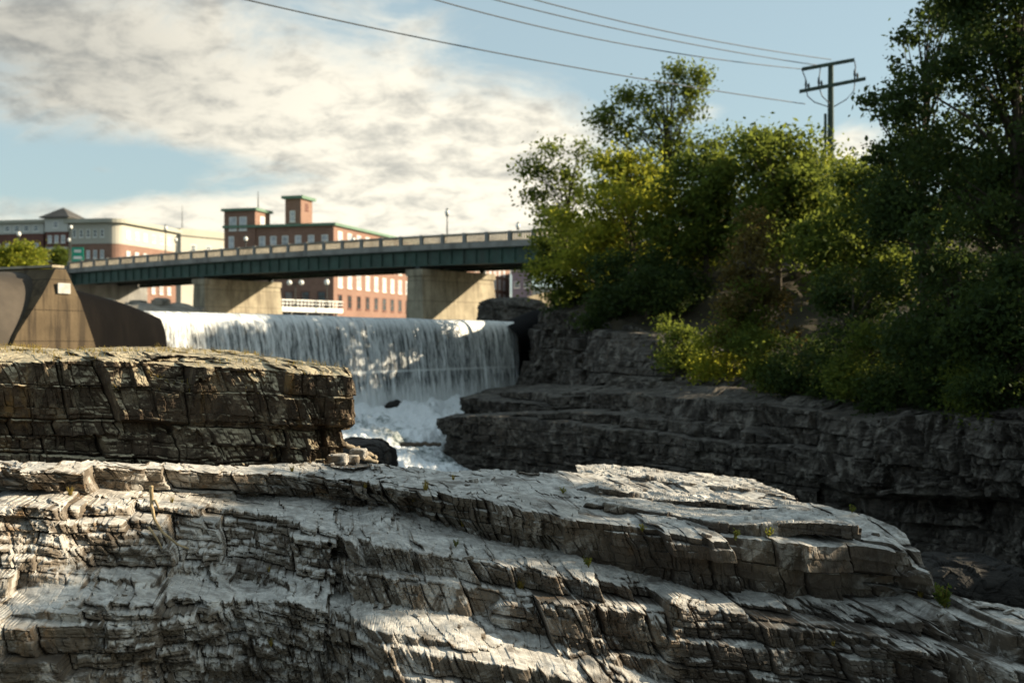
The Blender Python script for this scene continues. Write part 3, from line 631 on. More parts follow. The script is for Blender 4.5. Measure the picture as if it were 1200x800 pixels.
# ------------------------------------------------------------------ bridge
BR = np.array([3.0, 120.0]); BL = np.array([-61.4, 168.0]); ba = (BL - BR) / np.linalg.norm(BL - BR); bp = np.array([-ba[1], ba[0]]); bp = bp if bp[1] > 0 else -bp; BLEN = np.linalg.norm(BL - BR)
def bz(t): x = (t - BLEN * .5) / (BLEN * .5); return -.32 * x * x
def B(t, w, z): q = BR + ba * t + bp * w; return np.array([q[0], q[1], z + bz(t)])
WB = 12.0
bridge = empty('road_bridge', B(BLEN / 2, WB / 2, 1.3), 'green steel girder road bridge with concrete balustrade crossing above the dam', 'bridge')
T0_, T1_ = -26.0, BLEN + 1.5
def strip(m, t0, t1, w0, w1, z0, z1, n=40, mi=0):
    for i in range(n):
        a, b = t0 + (t1 - t0) * i / n, t0 + (t1 - t0) * (i + 1) / n
        vs = [B(a, w0, z0), B(b, w0, z0), B(b, w1, z0), B(a, w1, z0), B(a, w0, z1), B(b, w0, z1), B(b, w1, z1), B(a, w1, z1)]
        fs = [(0, 3, 2, 1), (4, 5, 6, 7), (0, 1, 5, 4), (2, 3, 7, 6)]
        if i == 0: fs.append((3, 0, 4, 7))
        if i == n - 1: fs.append((1, 2, 6, 5))
        m.add(vs, fs, mi)
m = MB(); strip(m, T0_, T1_, .35, WB - .35, 10.02, 10.28); m.build('deck', M['asphalt'], bridge)
for w0, w1 in ((-.25, .348), (WB - .348, WB + .25)):
    m = MB(); strip(m, T0_, T1_, w0, w1, 9.98, 10.55); m.build('fascia', M['fascia'], bridge)
for w in (.15, WB - .55):
    m = MB(); strip(m, T0_, T1_, w + .17, w + .21, 8.42, 9.975); strip(m, T0_, T1_, w, w + .4, 8.3, 8.42); strip(m, T0_, T1_, w, w + .4, 9.82, 9.975)
    for i in range(64):
        t = T0_ + 1 + i * (T1_ - T0_ - 2) / 63; q = B(t, w + .02, 8.42); m.box(q, (*(ba * .07), 0), (*(bp * .15), 0), (0, 0, 1.4))
    m.build('girder', M['green_steel'], bridge)
for w in (4.2, 8.0):
    m = MB(); strip(m, T0_, T1_, w, w + .3, 8.5, 10.015); m.build('girder', M['dark_steel'], bridge)
m = MB()
for i in range(22):
    t = T0_ + 2 + i * (T1_ - T0_ - 4) / 21; m.box(B(t, .4, 8.9), (*(ba * .2), 0), (*(bp * (WB - .9)), 0), (0, 0, .9))
m.build('cross_beam', M['dark_steel'], bridge)['label'] = 'row of dark cross beams under the deck'
NB = 36
for w in (-.1, WB - .16):
    m = MB(); strip(m, T0_, T1_, w - .04, w + .3, 11.38, 11.56); strip(m, T0_, T1_, w, w + .26, 10.553, 10.66)
    sp = (T1_ - T0_) / NB
    for i in range(NB):
        for j in range(9):
            t = T0_ + i * sp + sp * (j + 1.0) / 10; m.box(B(t - .07, w + .05, 10.663), (*(ba * .14), 0), (*(bp * .16), 0), (0, 0, .715))
    rail = m.build('railing', M['rail_conc'], bridge)
    for i in range(NB + 1):
        t = T0_ + i * sp; m = MB(); m.box(B(t - .2, w - .07, 10.557), (*(ba * .4), 0), (*(bp * .4), 0), (0, 0, 1.06)); m.build('post', M['fascia'], rail)
for t, lab in ((BLEN * .2235, 'nearer'), (BLEN * .6755, 'farther')):
    m = MB(); vs = []
    for z, g in ((-1, 0), (7.2, -.45)):
        vs += [B(t - .9 + g * 0, .2 - 1.0 - g, z) - np.array([0, 0, bz(t)]) for _ in (0,)]
        for dt, w in ((2.6 + 0 * g, -.8 - g), (2.6, WB + .8 + g), (0 - g * .0, WB + .8 + g), (0, -.8 - g)):
            pass
    vs = []
    for z, g in ((-1, .55), (7.25, 0)):
        for dt, w in ((-2.3 - g, -.3 - g * .5), (-.2 + g * .2, -.3 - g * .5), (-.2 + g * .2, WB + .4 + g), (-2.3 - g, WB + .4 + g)):
            vs.append(B(t + dt, w, z))
    m.add(vs, [(0, 3, 2, 1), (4, 5, 6, 7), (0, 1, 5, 4), (1, 2, 6, 5), (2, 3, 7, 6), (3, 0, 4, 7)])
    pr_ = m.build('pier', M['pier_conc'], bridge)
    m = MB(); m.box(B(t - 2.45, -.45, 7.253), (*(ba * 2.4), 0), (*(bp * (WB + 1.0)), 0), (0, 0, .7)); m.build('pier_cap', M['pier_conc'], pr_)
    for w in (.2, 4.15, 7.95, WB - .5):
        m = MB(); m.box(B(t - 1.55, w - .02, 7.957), (*(ba * .6), 0), (*(bp * .42), 0), (0, 0, .336)); m.build('bearing', M['dark_steel'], pr_)
# left abutment pylon of the bridge
m = MB(); m.box(B(BLEN + 1.6, -1.2, -1), (*(ba * 3.0), 0), (*(bp * (WB + 2.4)), 0), (0, 0, 12.0)); ab = m.build('abutment', M['fascia'], bridge)

def lamp(loc, h, label, group, twin=False, globe=.26):
    o = empty('street_lamp', loc, label, 'street lamp', group); l = np.array(loc)
    m = MB(); m.tube([l, l + [0, 0, .5], l + [0, 0, .55], l + [0, 0, h]], [.16, .14, .09, .055]); m.build('lamp_post', M['dark_steel'], o)
    if twin:
        m = MB(); m.tube([l + [-.9, 0, h - .1], l + [0, 0, h], l + [.9, 0, h - .1]], .05); m.build('arm', M['dark_steel'], o)
        for s in (-.9, .9): m = MB(); m.ball(l + [s, 0, h + .1], globe); m.build('lamp_globe', M['globe'], o, smooth=True)
    else:
        m = MB(); m.tube([l + [0, 0, h], l + [0, 0, h + .12]], [.16, .2]); m.build('collar', M['dark_steel'], o)
        m = MB(); m.ball(l + [0, 0, h + .12 + globe], (globe, globe, globe * 1.2)); m.build('lamp_globe', M['globe'], o, smooth=True)
        m = MB(); m.tube([l + [0, 0, h + .12 + globe * 2.15], l + [0, 0, h + .2 + globe * 2.6]], [globe * .6, .04]); m.build('finial', M['dark_steel'], o)
    return o
def on_bridge(u, w):
    k = (u - 600) / F; q = BR + bp * w; t = (k * q[1] - q[0]) / (ba[0] - k * ba[1]); return t
GL = 'globe lamps along the bridge'
for u, w, h, lab in ((524, .7, 3.3, 'tall globe lamp rising alone over the balustrade between the mill and the trees'), (607, WB - .8, 2.6, 'globe lamp at the right end of the bridge beside the tree leaves'),
                  (414, WB - .8, 2.2, 'globe lamp on the bridge in front of the end of the mill roof'), (288, .7, 2.0, 'white globe lamp in front of the brick mill tower'),
                  (194, .7, 4.3, 'globe lamp before the right end of the brick and cream block'), (206, WB - .8, 4.2, 'pale globe lamp where the cream block meets the farther cream building')):
    t = on_bridge(u, w); lamp(B(t, w, 10.285), h, lab, GL)
GS = 'globe lamps along the street at the left end'
for u, v, D, h, lab in ((22, 274, 150, 5, 'slim street lamp above the roundish yellow green tree'), (83, 266, 170, 5.4, 'street lamp with its globe just right of the pyramid roof'), (81, 281, 176, 4.5, 'lower street lamp below the one by the pyramid roof')):
    p = P(u, v, D); lamp(p - np.array([0, 0, h + .4]), h, lab, GS)

# green road sign at the left end
p = P(91, 297, 172); sg = empty('road_sign', p - np.array([0, 0, 2.6]), 'green road sign at the left end of the bridge', 'road sign')
m = MB(); m.box(p + [-.85, 0, -1.3], (1.7, 0, 0), (0, .08, 0), (0, 0, 2.2)); pn = m.build('sign_panel', M['sign_green'], sg)
m = MB()
for zz, ww in ((.35, 1.0), (-.6, 1.2)): m.box(p + [-ww / 2, -.02, zz - .2], (ww, 0, 0), (0, .015, 0), (0, 0, .4))
m.build('lettering', M['white'], pn)
for s in (-.6, .6): m = MB(); m.tube([p + [s, .15, -2.6], p + [s, .15, .85]], .06); m.build('sign_post', M['dark_steel'], sg)

# ------------------------------------------------------------------ buildings
def wall_frame(c, d, out):
    """frame of a wall: corner, along, outward"""
    return np.array([c[0], c[1]]), np.array(d, float) / np.linalg.norm(d), np.array(out, float) / np.linalg.norm(out)
def win(parent, fr, s, z, w, h, glass, frame=M['white'], proud=.05):
    c, d, n = fr; q = c + d * (s - w / 2) + n * .004; m = MB(); D3 = np.array([*d, 0.]); N3 = np.array([*n, 0.]); b = np.array([q[0], q[1], z])
    t = .12 if w < 1.6 else .16
    m.box(b, D3 * t, N3 * proud, (0, 0, h)); m.box(b + D3 * (w - t), D3 * t, N3 * proud, (0, 0, h)); m.box(b + D3 * t, D3 * (w - 2 * t), N3 * proud, (0, 0, t)); m.box(b + D3 * t + np.array([0, 0, h - t]), D3 * (w - 2 * t), N3 * proud, (0, 0, t))
    m.box(b + D3 * t + np.array([0, 0, h * .5 - .04]), D3 * (w - 2 * t), N3 * proud * .8, (0, 0, .08)); m.box(b - D3 * .1 - np.array([0, 0, .14]), D3 * (w + .2), N3 * .12, (0, 0, .135))
    f = m.build('window', frame, parent)
    m = MB(); m.box(b + D3 * t + np.array([0, 0, t]) , D3 * (w - 2 * t), N3 * .02, (0, 0, h * .5 - .04 - t)); m.box(b + D3 * t + np.array([0, 0, h * .5 + .04]), D3 * (w - 2 * t), N3 * .02, (0, 0, h * .5 - .04 - t)); m.build('pane', glass, f)
def prism(m, c, d, e, L, W, z0, z1, mi=0):
    D3 = np.array([*d, 0.]) * L; E3 = np.array([*e, 0.]) * W; m.box((c[0], c[1], z0), D3, E3, (0, 0, z1 - z0), mi)

# brick mill: corner at C, lit flank runs away to the right (r), shaded front runs left (l)
C = P(391, 0, 200)[:2]; r = np.array([7.9, 28.0]); r /= np.linalg.norm(r); l = np.array([-r[1], r[0]])
mill = empty('brick_mill', (C[0], C[1], 1), 'long red brick mill with two square towers behind the bridge', 'mill building')
m = MB(); prism(m, C, l, r, 20, 108, 0, 19.4); m.build('wall', M['brick'], mill)
m = MB(); prism(m, C - l * .5 - r * .5, l, r, 21, 109, 19.403, 19.85); m.build('roof_edge', M['roof_edge'], mill)
fl = wall_frame(C, r, -l); ff = wall_frame(C, l, -r)
for fi, (z, h) in enumerate(((2.2, 2.0), (5.6, 2.4), (9.2, 2.5), (12.8, 2.4), (16.2, 2.4))):
    for i in range(26):
        s = 2.6 + i * 4.0
        if fi == 0 and i > 12: continue
        win(mill, fl, s, z, 1.75, h, M['blind'] if fi >= 2 or i > 12 else M['dark_glass'], M['white'] if fi >= 2 else M['brick2'])
for s in (1.6, 4.1, 6.5, 8.9, 11.1, 13.2): win(mill, ff, s, 16.0, 1.15, 1.9, M['blind'])
for s in (2.2, 5.2, 8.2, 11.2): win(mill, ff, s, 6.6, 1.6, 1.9, M['glass'], M['brick2'])
# stair tower at the left corner
tc = C + l * 14.3 - r * .02; tw = MB(); prism(tw, C + l * 14.4 - r * .25, l, r, 5.9, 5.4, 0, 22.3); tow = tw.build('tower', M['brick'], mill)
tw = MB(); prism(tw, C + l * 14.0 - r * .65, l, r, 6.7, 6.2, 22.303, 22.75); tw.build('tower_roof', M['roof_edge'], tow)
ft = wall_frame(C + l * 14.4 - r * .25, l, -r); fs_ = wall_frame(C + l * 14.4 - r * .25, r, -l)
for s in (2.3, 4.2): win(tow, ft, s, 19.0, 1.4, 2.3, M['blind'])
win(tow, ft, 4.5, 15.6, 1.0, 2.4, M['blind']); win(tow, fs_, 2.6, 20.0, 1.6, 1.5, M['blind'])
tw = MB(); q = C + l * 8.9 + r * 6; prism(tw, q, l, r, 3.0, 4.6, 19.0, 24.9); tow = tw.build('tower', M['brick'], mill)
tw = MB(); prism(tw, q - l * .5 - r * .5, l, r, 4.0, 5.6, 24.903, 25.4); tw.build('tower_roof', M['roof_edge'], tow)
win(tow, wall_frame(q, l, -r), 1.6, 20.9, 1.0, 1.9, M['blind']); win(tow, wall_frame(q, r, -l), 2.3, 23.0, 1.2, 1.2, M['brick2'], M['brick2'])

def mast(u, vt, vb, D, label):
    a, b = P(u, vb, D), P(u, vt, D); o = empty('antenna_mast', a, label, 'antenna'); m = MB(); m.tube([a, a * .5 + b * .5, b], [.13, .09, .04], 6); m.build('mast', M['dark_steel'], o)
    m = MB(); m.box(a + [-.3, -.3, -.15], (.6, 0, 0), (0, .6, 0), (0, 0, .3)); m.build('base', M['dark_steel'], o)
mast(302.5, 224, 246.5, 206, 'thin antenna mast on the roof of the lower mill tower')
mast(213.5, 241, 271, 300, 'thin antenna mast above the cream building left of the mill')

# brick and cream apartment block on the left
C2 = P(137, 0, 240)[:2]; r2 = np.array([5.1, 24.0]); r2 /= np.linalg.norm(r2); l2 = np.array([-r2[1], r2[0]])
ap = empty('apartment_block', (C2[0], C2[1], 3), 'brick and cream apartment block with a pyramid roofed tower on the left skyline', 'apartment building')
def rounded(C, l, r, L, W, rad, n=6):
    pts = [C + l * L, ]
    for i in range(n + 1):
        a = i / n * math.pi / 2; pts.append(C + l * rad * (1 - math.sin(a)) + r * rad * (1 - math.cos(a)))
    pts += [C + r * W, C + r * W + l * L]; return pts
def extr(m, pts, z0, z1):
    k = len(pts); vs = [(p[0], p[1], z0) for p in pts] + [(p[0], p[1], z1) for p in pts]
    m.add(vs, [(i, (i + 1) % k, (i + 1) % k + k, i + k) for i in range(k)] + [tuple(range(k - 1, -1, -1)), tuple(range(k, 2 * k))])
m = MB(); extr(m, rounded(C2, l2, r2, 10.5, 24.5, 2.5), 0, 19.7); m.build('brick_wall', M['brick'], ap)
m = MB(); extr(m, rounded(C2 - l2 * .1 - r2 * .1, l2, r2, 10.7, 24.7, 2.6), 19.703, 23.9); m.build('render_wall', M['cream'], ap)
m = MB(); extr(m, rounded(C2 - l2 * 1 - r2 * 1, l2, r2, 12.3, 26.5, 3.4), 23.903, 24.7); m.build('roof', M['roof_pale'], ap)
fr_, fl_ = wall_frame(C2 - l2 * .1, r2, -l2), wall_frame(C2 - r2 * .1, l2, -r2)
for z, gl in ((21.0, 'dark_glass'), (16.8, 'blind'), (13.4, 'blind'), (10.2, 'blind')):
    for i in range(6): win(ap, fr_, 4.2 + i * 3.4, z, 1.5, 1.6, M['blind' if z > 20 else gl])
    for i in range(5): win(ap, fl_, 3.2 + i * 1.55, z, .8, 1.6, M[gl])
# tower
q = C2 + l2 * 10.7 - r2 * .6
m = MB(); prism(m, q, l2, r2, 4.9, 5, 0, 22.2); tb = m.build('tower', M['brick2'], ap)
m = MB(); prism(m, q - l2 * .12 - r2 * .12, l2, r2, 5.14, 5.24, 22.203, 25.0); m.build('tower_top', M['grey_render'], tb)
m = MB(); prism(m, q - l2 * .1 - r2 * .1, l2, r2, 5.1, .25, 18.6, 19.1); m.build('band', M['grey_render'], tb)
m = MB(); a0 = q - l2 * .9 - r2 * .9; e0 = [a0, a0 + l2 * 6.7, a0 + l2 * 6.7 + r2 * 6.8, a0 + r2 * 6.8]; cc = sum(e0) / 4
m.add([(p[0], p[1], 25.003) for p in e0] + [(p[0], p[1], 25.2) for p in e0] + [(cc[0], cc[1], 27.4)], [(3, 2, 1, 0), (0, 1, 5, 4), (1, 2, 6, 5), (2, 3, 7, 6), (3, 0, 4, 7), (4, 5, 8), (5, 6, 8), (6, 7, 8), (7, 4, 8)]); m.build('pyramid_roof', M['roof_dark'], tb)
fq = wall_frame(q, l2, -r2); fq2 = wall_frame(q - r2 * .12, l2, -r2)
win(tb, fq2, 2.5, 23.0, 1.1, 1.3, M['blind'])
for z in (20.0, 16.4, 13.2):
    for s in (.9, 2.4, 3.9): win(tb, fq, s, z, .9, 1.5, M['blind'])
q = C2 + l2 * 16.6 + r2 * .2
m = MB(); prism(m, q, l2, r2, 40, 14, 0, 22.0); wg = m.build('wing', M['brick2'], ap)
m = MB(); prism(m, q - l2 * .1 - r2 * .1, l2, r2, 40.2, 14.2, 22.003, 24.2); m.build('wing_top', M['grey_render'], wg)
m = MB(); prism(m, q - l2 * .8 - r2 * .8, l2, r2, 41.6, 15.6, 24.203, 24.8); m.build('wing_roof', M['roof_pale'], wg)
fw = wall_frame(q - r2 * .1, l2, -r2); fw2 = wall_frame(q, l2, -r2)
for i in range(9):
    win(wg, fw, 1.6 + i * 2.2, 22.5, 1.2, 1.2, M['glass'])
    for z in (18.6, 15.2): win(wg, fw2, 1.6 + i * 2.2, z, 1.0, 1.5, M['blind'])

C3 = P(212, 0, 296)[:2]
cb_ = empty('cream_building', (C3[0], C3[1], 3), 'low cream building with dark sloping roof edge between the apartment block and the mill', 'building')
d3 = np.array([.55, .85]); d3 /= np.linalg.norm(d3); e3 = np.array([-d3[1], d3[0]])
m = MB(); prism(m, C3, d3, e3, 60, 18, 0, 26.3); m.build('wall', M['cream'], cb_)
m = MB(); prism(m, C3 - d3 * .5 - e3 * .5, d3, e3, 40, 19, 26.303, 28.0); m.build('roof', M['roof_pale'], cb_)
f3 = wall_frame(C3, d3, -e3)
for i in range(7): win(cb_, f3, 4 + i * 5, 22.5, 1.8, 1.7, M['glass'])

def block(name, u0, u1, vt, D, mat, label, depth=14, wins=None, z0=0):
    a, b = P(u0, vt, D), P(u1, vt, D); o = empty(name, (a[0], a[1], 1), label, 'building'); m = MB(); m.box((a[0], a[1], z0), (b[0] - a[0], 0, 0), (0, depth, 0), (0, 0, a[2] - z0)); m.build('wall', mat, o)
    m = MB(); m.box((a[0] - .3, a[1] - .3, a[2] + .003), (b[0] - a[0] + .6, 0, 0), (0, depth + .6, 0), (0, 0, .35)); m.build('roof', M['roof_pale'], o)
    fr = wall_frame(a[:2], (1, 0), (0, -1)); W = b[0] - a[0]
    for z in wins or ():
        k = max(2, int(W / 3.2))
        for i in range(k): win(o, fr, (i + .5) * W / k, z, W / k * .6, 1.5, M['glass'])
block('office_building', 600, 623, 318, 290, M['purple'], 'mauve grey building under the right end of the bridge', 14, (5, 9, 13))
block('white_house', 624, 668, 338, 240, M['cream'], 'pale sunlit house behind the leaves at the right end of the bridge', 12, (4.5,))

# riverside walk under the bridge
a, b = P(300, 352, 176), P(402, 358, 192); wk = empty('river_walk', (a[0], a[1], 1), 'white railed walkway on posts along the river in front of the mill', 'walkway')
dv = (b - a); dv[2] = 0; Lw = np.linalg.norm(dv); dv /= Lw; nv_ = np.array([dv[1], -dv[0], 0]); z0 = 4.55
m = MB(); m.box((a[0], a[1], z0), dv * Lw, -nv_ * 3, (0, 0, .7)); m.build('deck', M['white'], wk)
m = MB(); m.box((a[0], a[1], z0 + 1.7), dv * Lw, -nv_ * .1, (0, 0, .16)); m.box((a[0], a[1], z0 + 1.2), dv * Lw, -nv_ * .06, (0, 0, .1))
for i in range(int(Lw / .8)): m.box(np.array([a[0], a[1], z0 + .703]) + dv * i * .8, dv * .12, -nv_ * .05, (0, 0, 1.0))
m.build('railing', M['white'], wk)
for i in range(6): m = MB(); m.tube([np.array([a[0], a[1], 0]) + dv * (1 + i * (Lw - 2) / 5) - nv_ * .6, np.array([a[0], a[1], z0]) + dv * (1 + i * (Lw - 2) / 5) - nv_ * .6], .25); m.build('post', M['fascia'], wk)
m = MB(); m.box((a[0], a[1], -1) - nv_ * 3.2, dv * Lw, -nv_ * 4, (0, 0, 5.4)); m.build('retaining_wall', M['dark_steel'], wk)
lamp(P(346, 0, 180)[:2].tolist() + [z0 + .6], 3.6, 'twin armed white lamp on the railed walkway', 'lamps along the river walk', True, .4)
lamp(P(383, 0, 187)[:2].tolist() + [z0 + .6], 3.6, 'single globe lamp near the right end of the railed walkway', 'lamps along the river walk', False, .4)

# banks beyond the dam
def mound(name, cx, cy, rx, ry, h, base, mat, label, seed=1, n=90, rough=.25, yaw=0):
    s = np.linspace(-1, 1, n); X, Y = np.meshgrid(s, s, indexing='ij'); R = np.sqrt(X * X + Y * Y); z = base + h * (1 - sm(R, .35, 1.0))
    ca, sa = math.cos(yaw), math.sin(yaw); G = np.stack([cx + ca * X * rx - sa * Y * ry, cy + sa * X * rx + ca * Y * ry, z], -1)
    G[..., 2] += rough * h * fbm(G * (4.0 / max(rx, ry)), 5, seed) * (R < 1) * (1 - R * .8)
    me = np_mesh(name, G.reshape(-1, 3), grid_quads(n, n), {'tone': ('POINT', np.full(n * n, .5))}); return props(link_mesh(name, me, mat), label, None, None, 'structure')
LB = mound('left_bank', -48, 146, 22, 27, 5.0, -1, M['rubble'], 'pale stony river bank under the left end of the bridge', 5)
mound('town_ground', -60, 330, 170, 150, 6, -1.5, M['ground'], 'level town ground beyond the river', 6, rough=.03)
mound('near_left_bank', -75, 118, 34, 50, 9.5, -1, M['soil'], 'left bank carrying the street', 8)
mound('right_far_bank', 24, 150, 26, 34, 6, -1, M['rubble'], 'stony bank below the right end of the bridge', 7)
# sloping sunlit wall under the right end of the bridge
a = P(606, 372, 128); wl = MB(); d_ = np.array([.75, .66, 0]); wl.add([a + [0, 0, -2], a + d_ * 11 + [0, 0, -2], a + d_ * 11 + [0, 0, 4.2], a + [.9, .8, 2.2], a + [0, 1.2, -2], a + d_ * 11 + [0, 1.2, -2], a + d_ * 11 + [0, 1.2, 4.2], a + [.9, 2.0, 2.2]],
    [(0, 1, 2, 3), (7, 6, 5, 4), (0, 4, 5, 1), (1, 5, 6, 2), (2, 6, 7, 3), (3, 7, 4, 0)])
props(wl.build('wing_wall', M['pier_conc'], None, a), 'sloping pale wing wall at the right end of the bridge', 'retaining wall')

# rubble stones under the left span
LV = np.array([v.co for v in LB.data.vertices]); st0 = None
for i in range(90):
    x, y = random.uniform(-60, -33), random.uniform(122, 150); u = 600 + x / y * F
    if not 96 < u < 232: continue
    z = LV[((LV[:, 0] - x) ** 2 + (LV[:, 1] - y) ** 2).argmin(), 2]
    if z < 1.2: continue
    k = random.uniform(.5, 1.7)
    if st0 is None: st0 = boulder('stone', (x, y, z), (.7, .55, .42), M['rubble'], 'pale riprap stone on the bank under the left span', 'stone', 41, 14); st0['group'] = 'riprap stones under the left span'
    else:
        c = st0.copy(); COL.objects.link(c); c.location = (x, y, z + .1); c.scale = (k, k, k * random.uniform(.6, 1)); c.rotation_euler = (0, 0, random.uniform(0, 6))

# ------------------------------------------------------------------ hillside and trees
HS = []
bk = np.array([.8, .6, 0])
for S in KS:
    c = S[6]; HS.append([c + bk * .6 + np.array([0, 0, -1.2]), c + bk * 1.2 + np.array([0, 0, .15]), c + bk * 7 + np.array([0, 0, 3.0]), c + bk * 16 + np.array([0, 0, 5.0]), c + bk * 34 + np.array([0, 0, 6.2]), c + bk * 90 + np.array([0, 0, 7])])
def soft(G, N): return .5 * fbm(G * .35, 4, 90), np.full(G.shape[:2], .5)
hill, HG = rock_sheet('hillside', HS, 260, [8, 24, 24, 24, 20], soft, [0, .6, 1, 1, 1, 1], M['soil'], 3, None, 'wooded slope of the right bank')
def hz(x, y):
    e = (HG[..., 0] - x) ** 2 + (HG[..., 1] - y) ** 2; return HG.reshape(-1, 3)[e.ravel().argmin(), 2]

def leaves_mesh(name, C, size, up=.25, var=None, aspect=.55, droop=0.0):
    n = len(C); d = rng.normal(size=(n, 3)); d /= np.linalg.norm(d, axis=1, keepdims=True)
    nr = rng.normal(size=(n, 3)) + np.array([0, 0, up * 4]); a = np.cross(d, nr); a /= np.linalg.norm(a, axis=1, keepdims=True) + 1e-9
    d[:, 2] -= droop; sz = (size * rng.uniform(.45, 1.5, n))[:, None]
    V = np.stack([C - d * sz * .5, C + a * sz * aspect * .5, C + d * sz * .5, C - a * sz * aspect * .5], 1).reshape(-1, 3)
    return np_mesh(name, V, np.arange(4 * n).reshape(-1, 4), {'var': ('FACE', var if var is not None else rng.random(n))})

def tree(name, label, base, h, lobes, mat, n_cl, per, leaf, spread, group=None, trunk_r=.16, cat='tree', lean=(0, 0), limbs=True, up=.25, fill=.5):
    """base point, height, lobes = [(dx, dy, z, rx, ry, rz, weight)] relative to the base"""
    base = np.array(base, float); o = empty(name, base, label, cat, group); n_cl = int(n_cl * 1.35); per = int(per * 1.35); leaf *= 1.12
    w = np.array([q[6] for q in lobes], float); w /= w.sum(); pick = rng.choice(len(lobes), n_cl, p=w); L = np.array([q[:6] for q in lobes])[pick]
    d = rng.normal(size=(n_cl, 3)); d /= np.linalg.norm(d, axis=1, keepdims=True); rad = rng.random(n_cl) ** fill
    cl = L[:, :3] + d * rad[:, None] * L[:, 3:6]
    cv = rng.random(n_cl)
    cs = spread * rng.uniform(.5, 1.4, n_cl)
    idx = np.repeat(np.arange(n_cl), per); pts = cl[idx] + rng.normal(size=(len(idx), 3)) * cs[idx][:, None] * np.array([1, 1, .65])
    var = np.clip(.65 * cv[idx] + .35 * rng.random(len(idx)), 0, 1)
    keep = pts[:, 2] > .05; me = leaves_mesh('crown', pts[keep], leaf, up, var[keep])
    link_mesh('crown', me, mat, o)
    top = np.array([lean[0], lean[1], h * .82]); m = MB(); mid = top * .5 + np.array([random.uniform(-.2, .2), random.uniform(-.2, .2), 0]) * h * .06
    m.tube([base + [0, 0, -.4], base + mid * .5, base + mid, base + (mid + top) * .5, base + top], [trunk_r * 1.2, trunk_r, trunk_r * .8, trunk_r * .5, trunk_r * .15], 8)
    if limbs:
        for k in rng.choice(n_cl, min(n_cl, 46), replace=False):
            e = cl[k]; z0 = min(max(e[2] * random.uniform(.45, .8), .1 * h), .78 * h); f = z0 / (h * .82); s = (mid * (f / .5) if f < .5 else mid + (top - mid) * ((f - .5) / .5))
            c1 = s * .5 + e * .5 + np.array([0, 0, .08 * np.linalg.norm(e - s)]); m.tube([base + s, base + c1, base + e], [trunk_r * .32, trunk_r * .2, trunk_r * .06], 5)
    m.build('trunk', M['bark'], o, smooth=True)
    return o

GT = 'trees on the right bank'
def T(name, label, u, D, vtop, width, mat, n_cl, per, leaf, spread, vbase=None, shape='full', group=GT, **kw):
    """a tree whose trunk stands at pixel column u, D away, with its top at vtop and a crown width px wide"""
    x = (u - 600) / F * D; zb = hz(x, D) if vbase is None else (400 - vbase) / F * D; h = (400 - vtop) / F * D - zb; R = width / 2 / F * D
    if shape == 'full':
        lobes = [(0, 0, h * .42, R * .75, R * .75, h * .28, 2.2), (0, 0, h * .72, R * .5, R * .5, h * .2, 1.1)]
        for k in range(15):
            zf = .28 + .66 * ((k + random.random()) / 15); sp = R * (1.05 - .75 * max(0, zf - .5) / .5) * random.uniform(.35, 1); a_ = random.uniform(0, 6.28); rr = R * random.uniform(.2, .42) * (1.15 - .5 * zf)
            lobes.append((math.cos(a_) * sp, math.sin(a_) * sp, h * zf, rr, rr, rr * random.uniform(.6, 1.3), .55 * rr / R * 3))
        for k in range(4): lobes.append((random.uniform(-.35, .35) * R, 0, h * random.uniform(.9, .97), R * .08, R * .08, h * .06, .16))
    elif shape == 'low':
        lobes = [(0, 0, h * .4, R * .8, R * .8, h * .36, 2.4)]
        for k in range(10):
            zf = random.uniform(.15, .85); sp = R * random.uniform(.5, 1.0) * (1.1 - .6 * zf); a_ = random.uniform(0, 6.28); rr = R * random.uniform(.22, .42); lobes.append((math.cos(a_) * sp, math.sin(a_) * sp, h * zf, rr, rr, min(rr, h * .3) * random.uniform(.6, 1.1), .5))
        for k in range(3): lobes.append((random.uniform(-.5, .5) * R, 0, h * random.uniform(.86, .97), R * .1, R * .1, h * .08, .15))
    elif shape == 'airy': lobes = [(-R * .55, 0, h * .62, R * .42, R * .5, h * .16, 1.2), (R * .5, 0, h * .6, R * .42, R * .5, h * .15, 1.2), (0, 0, h * .5, R * .8, R * .8, h * .2, 1.5), (0, 0, h * .78, R * .35, R * .4, h * .2, 1.2), (R * .3, 0, h * .9, R * .22, R * .25, h * .1, .5)]
    else: lobes = [(q[0] * R, q[1] * R, q[2] * h, q[3] * R, q[3] * R, q[4] * h, q[5]) for q in shape]
    return tree(name, label, (x, D, zb), h, lobes, mat, n_cl, per, leaf, spread, group, **kw)

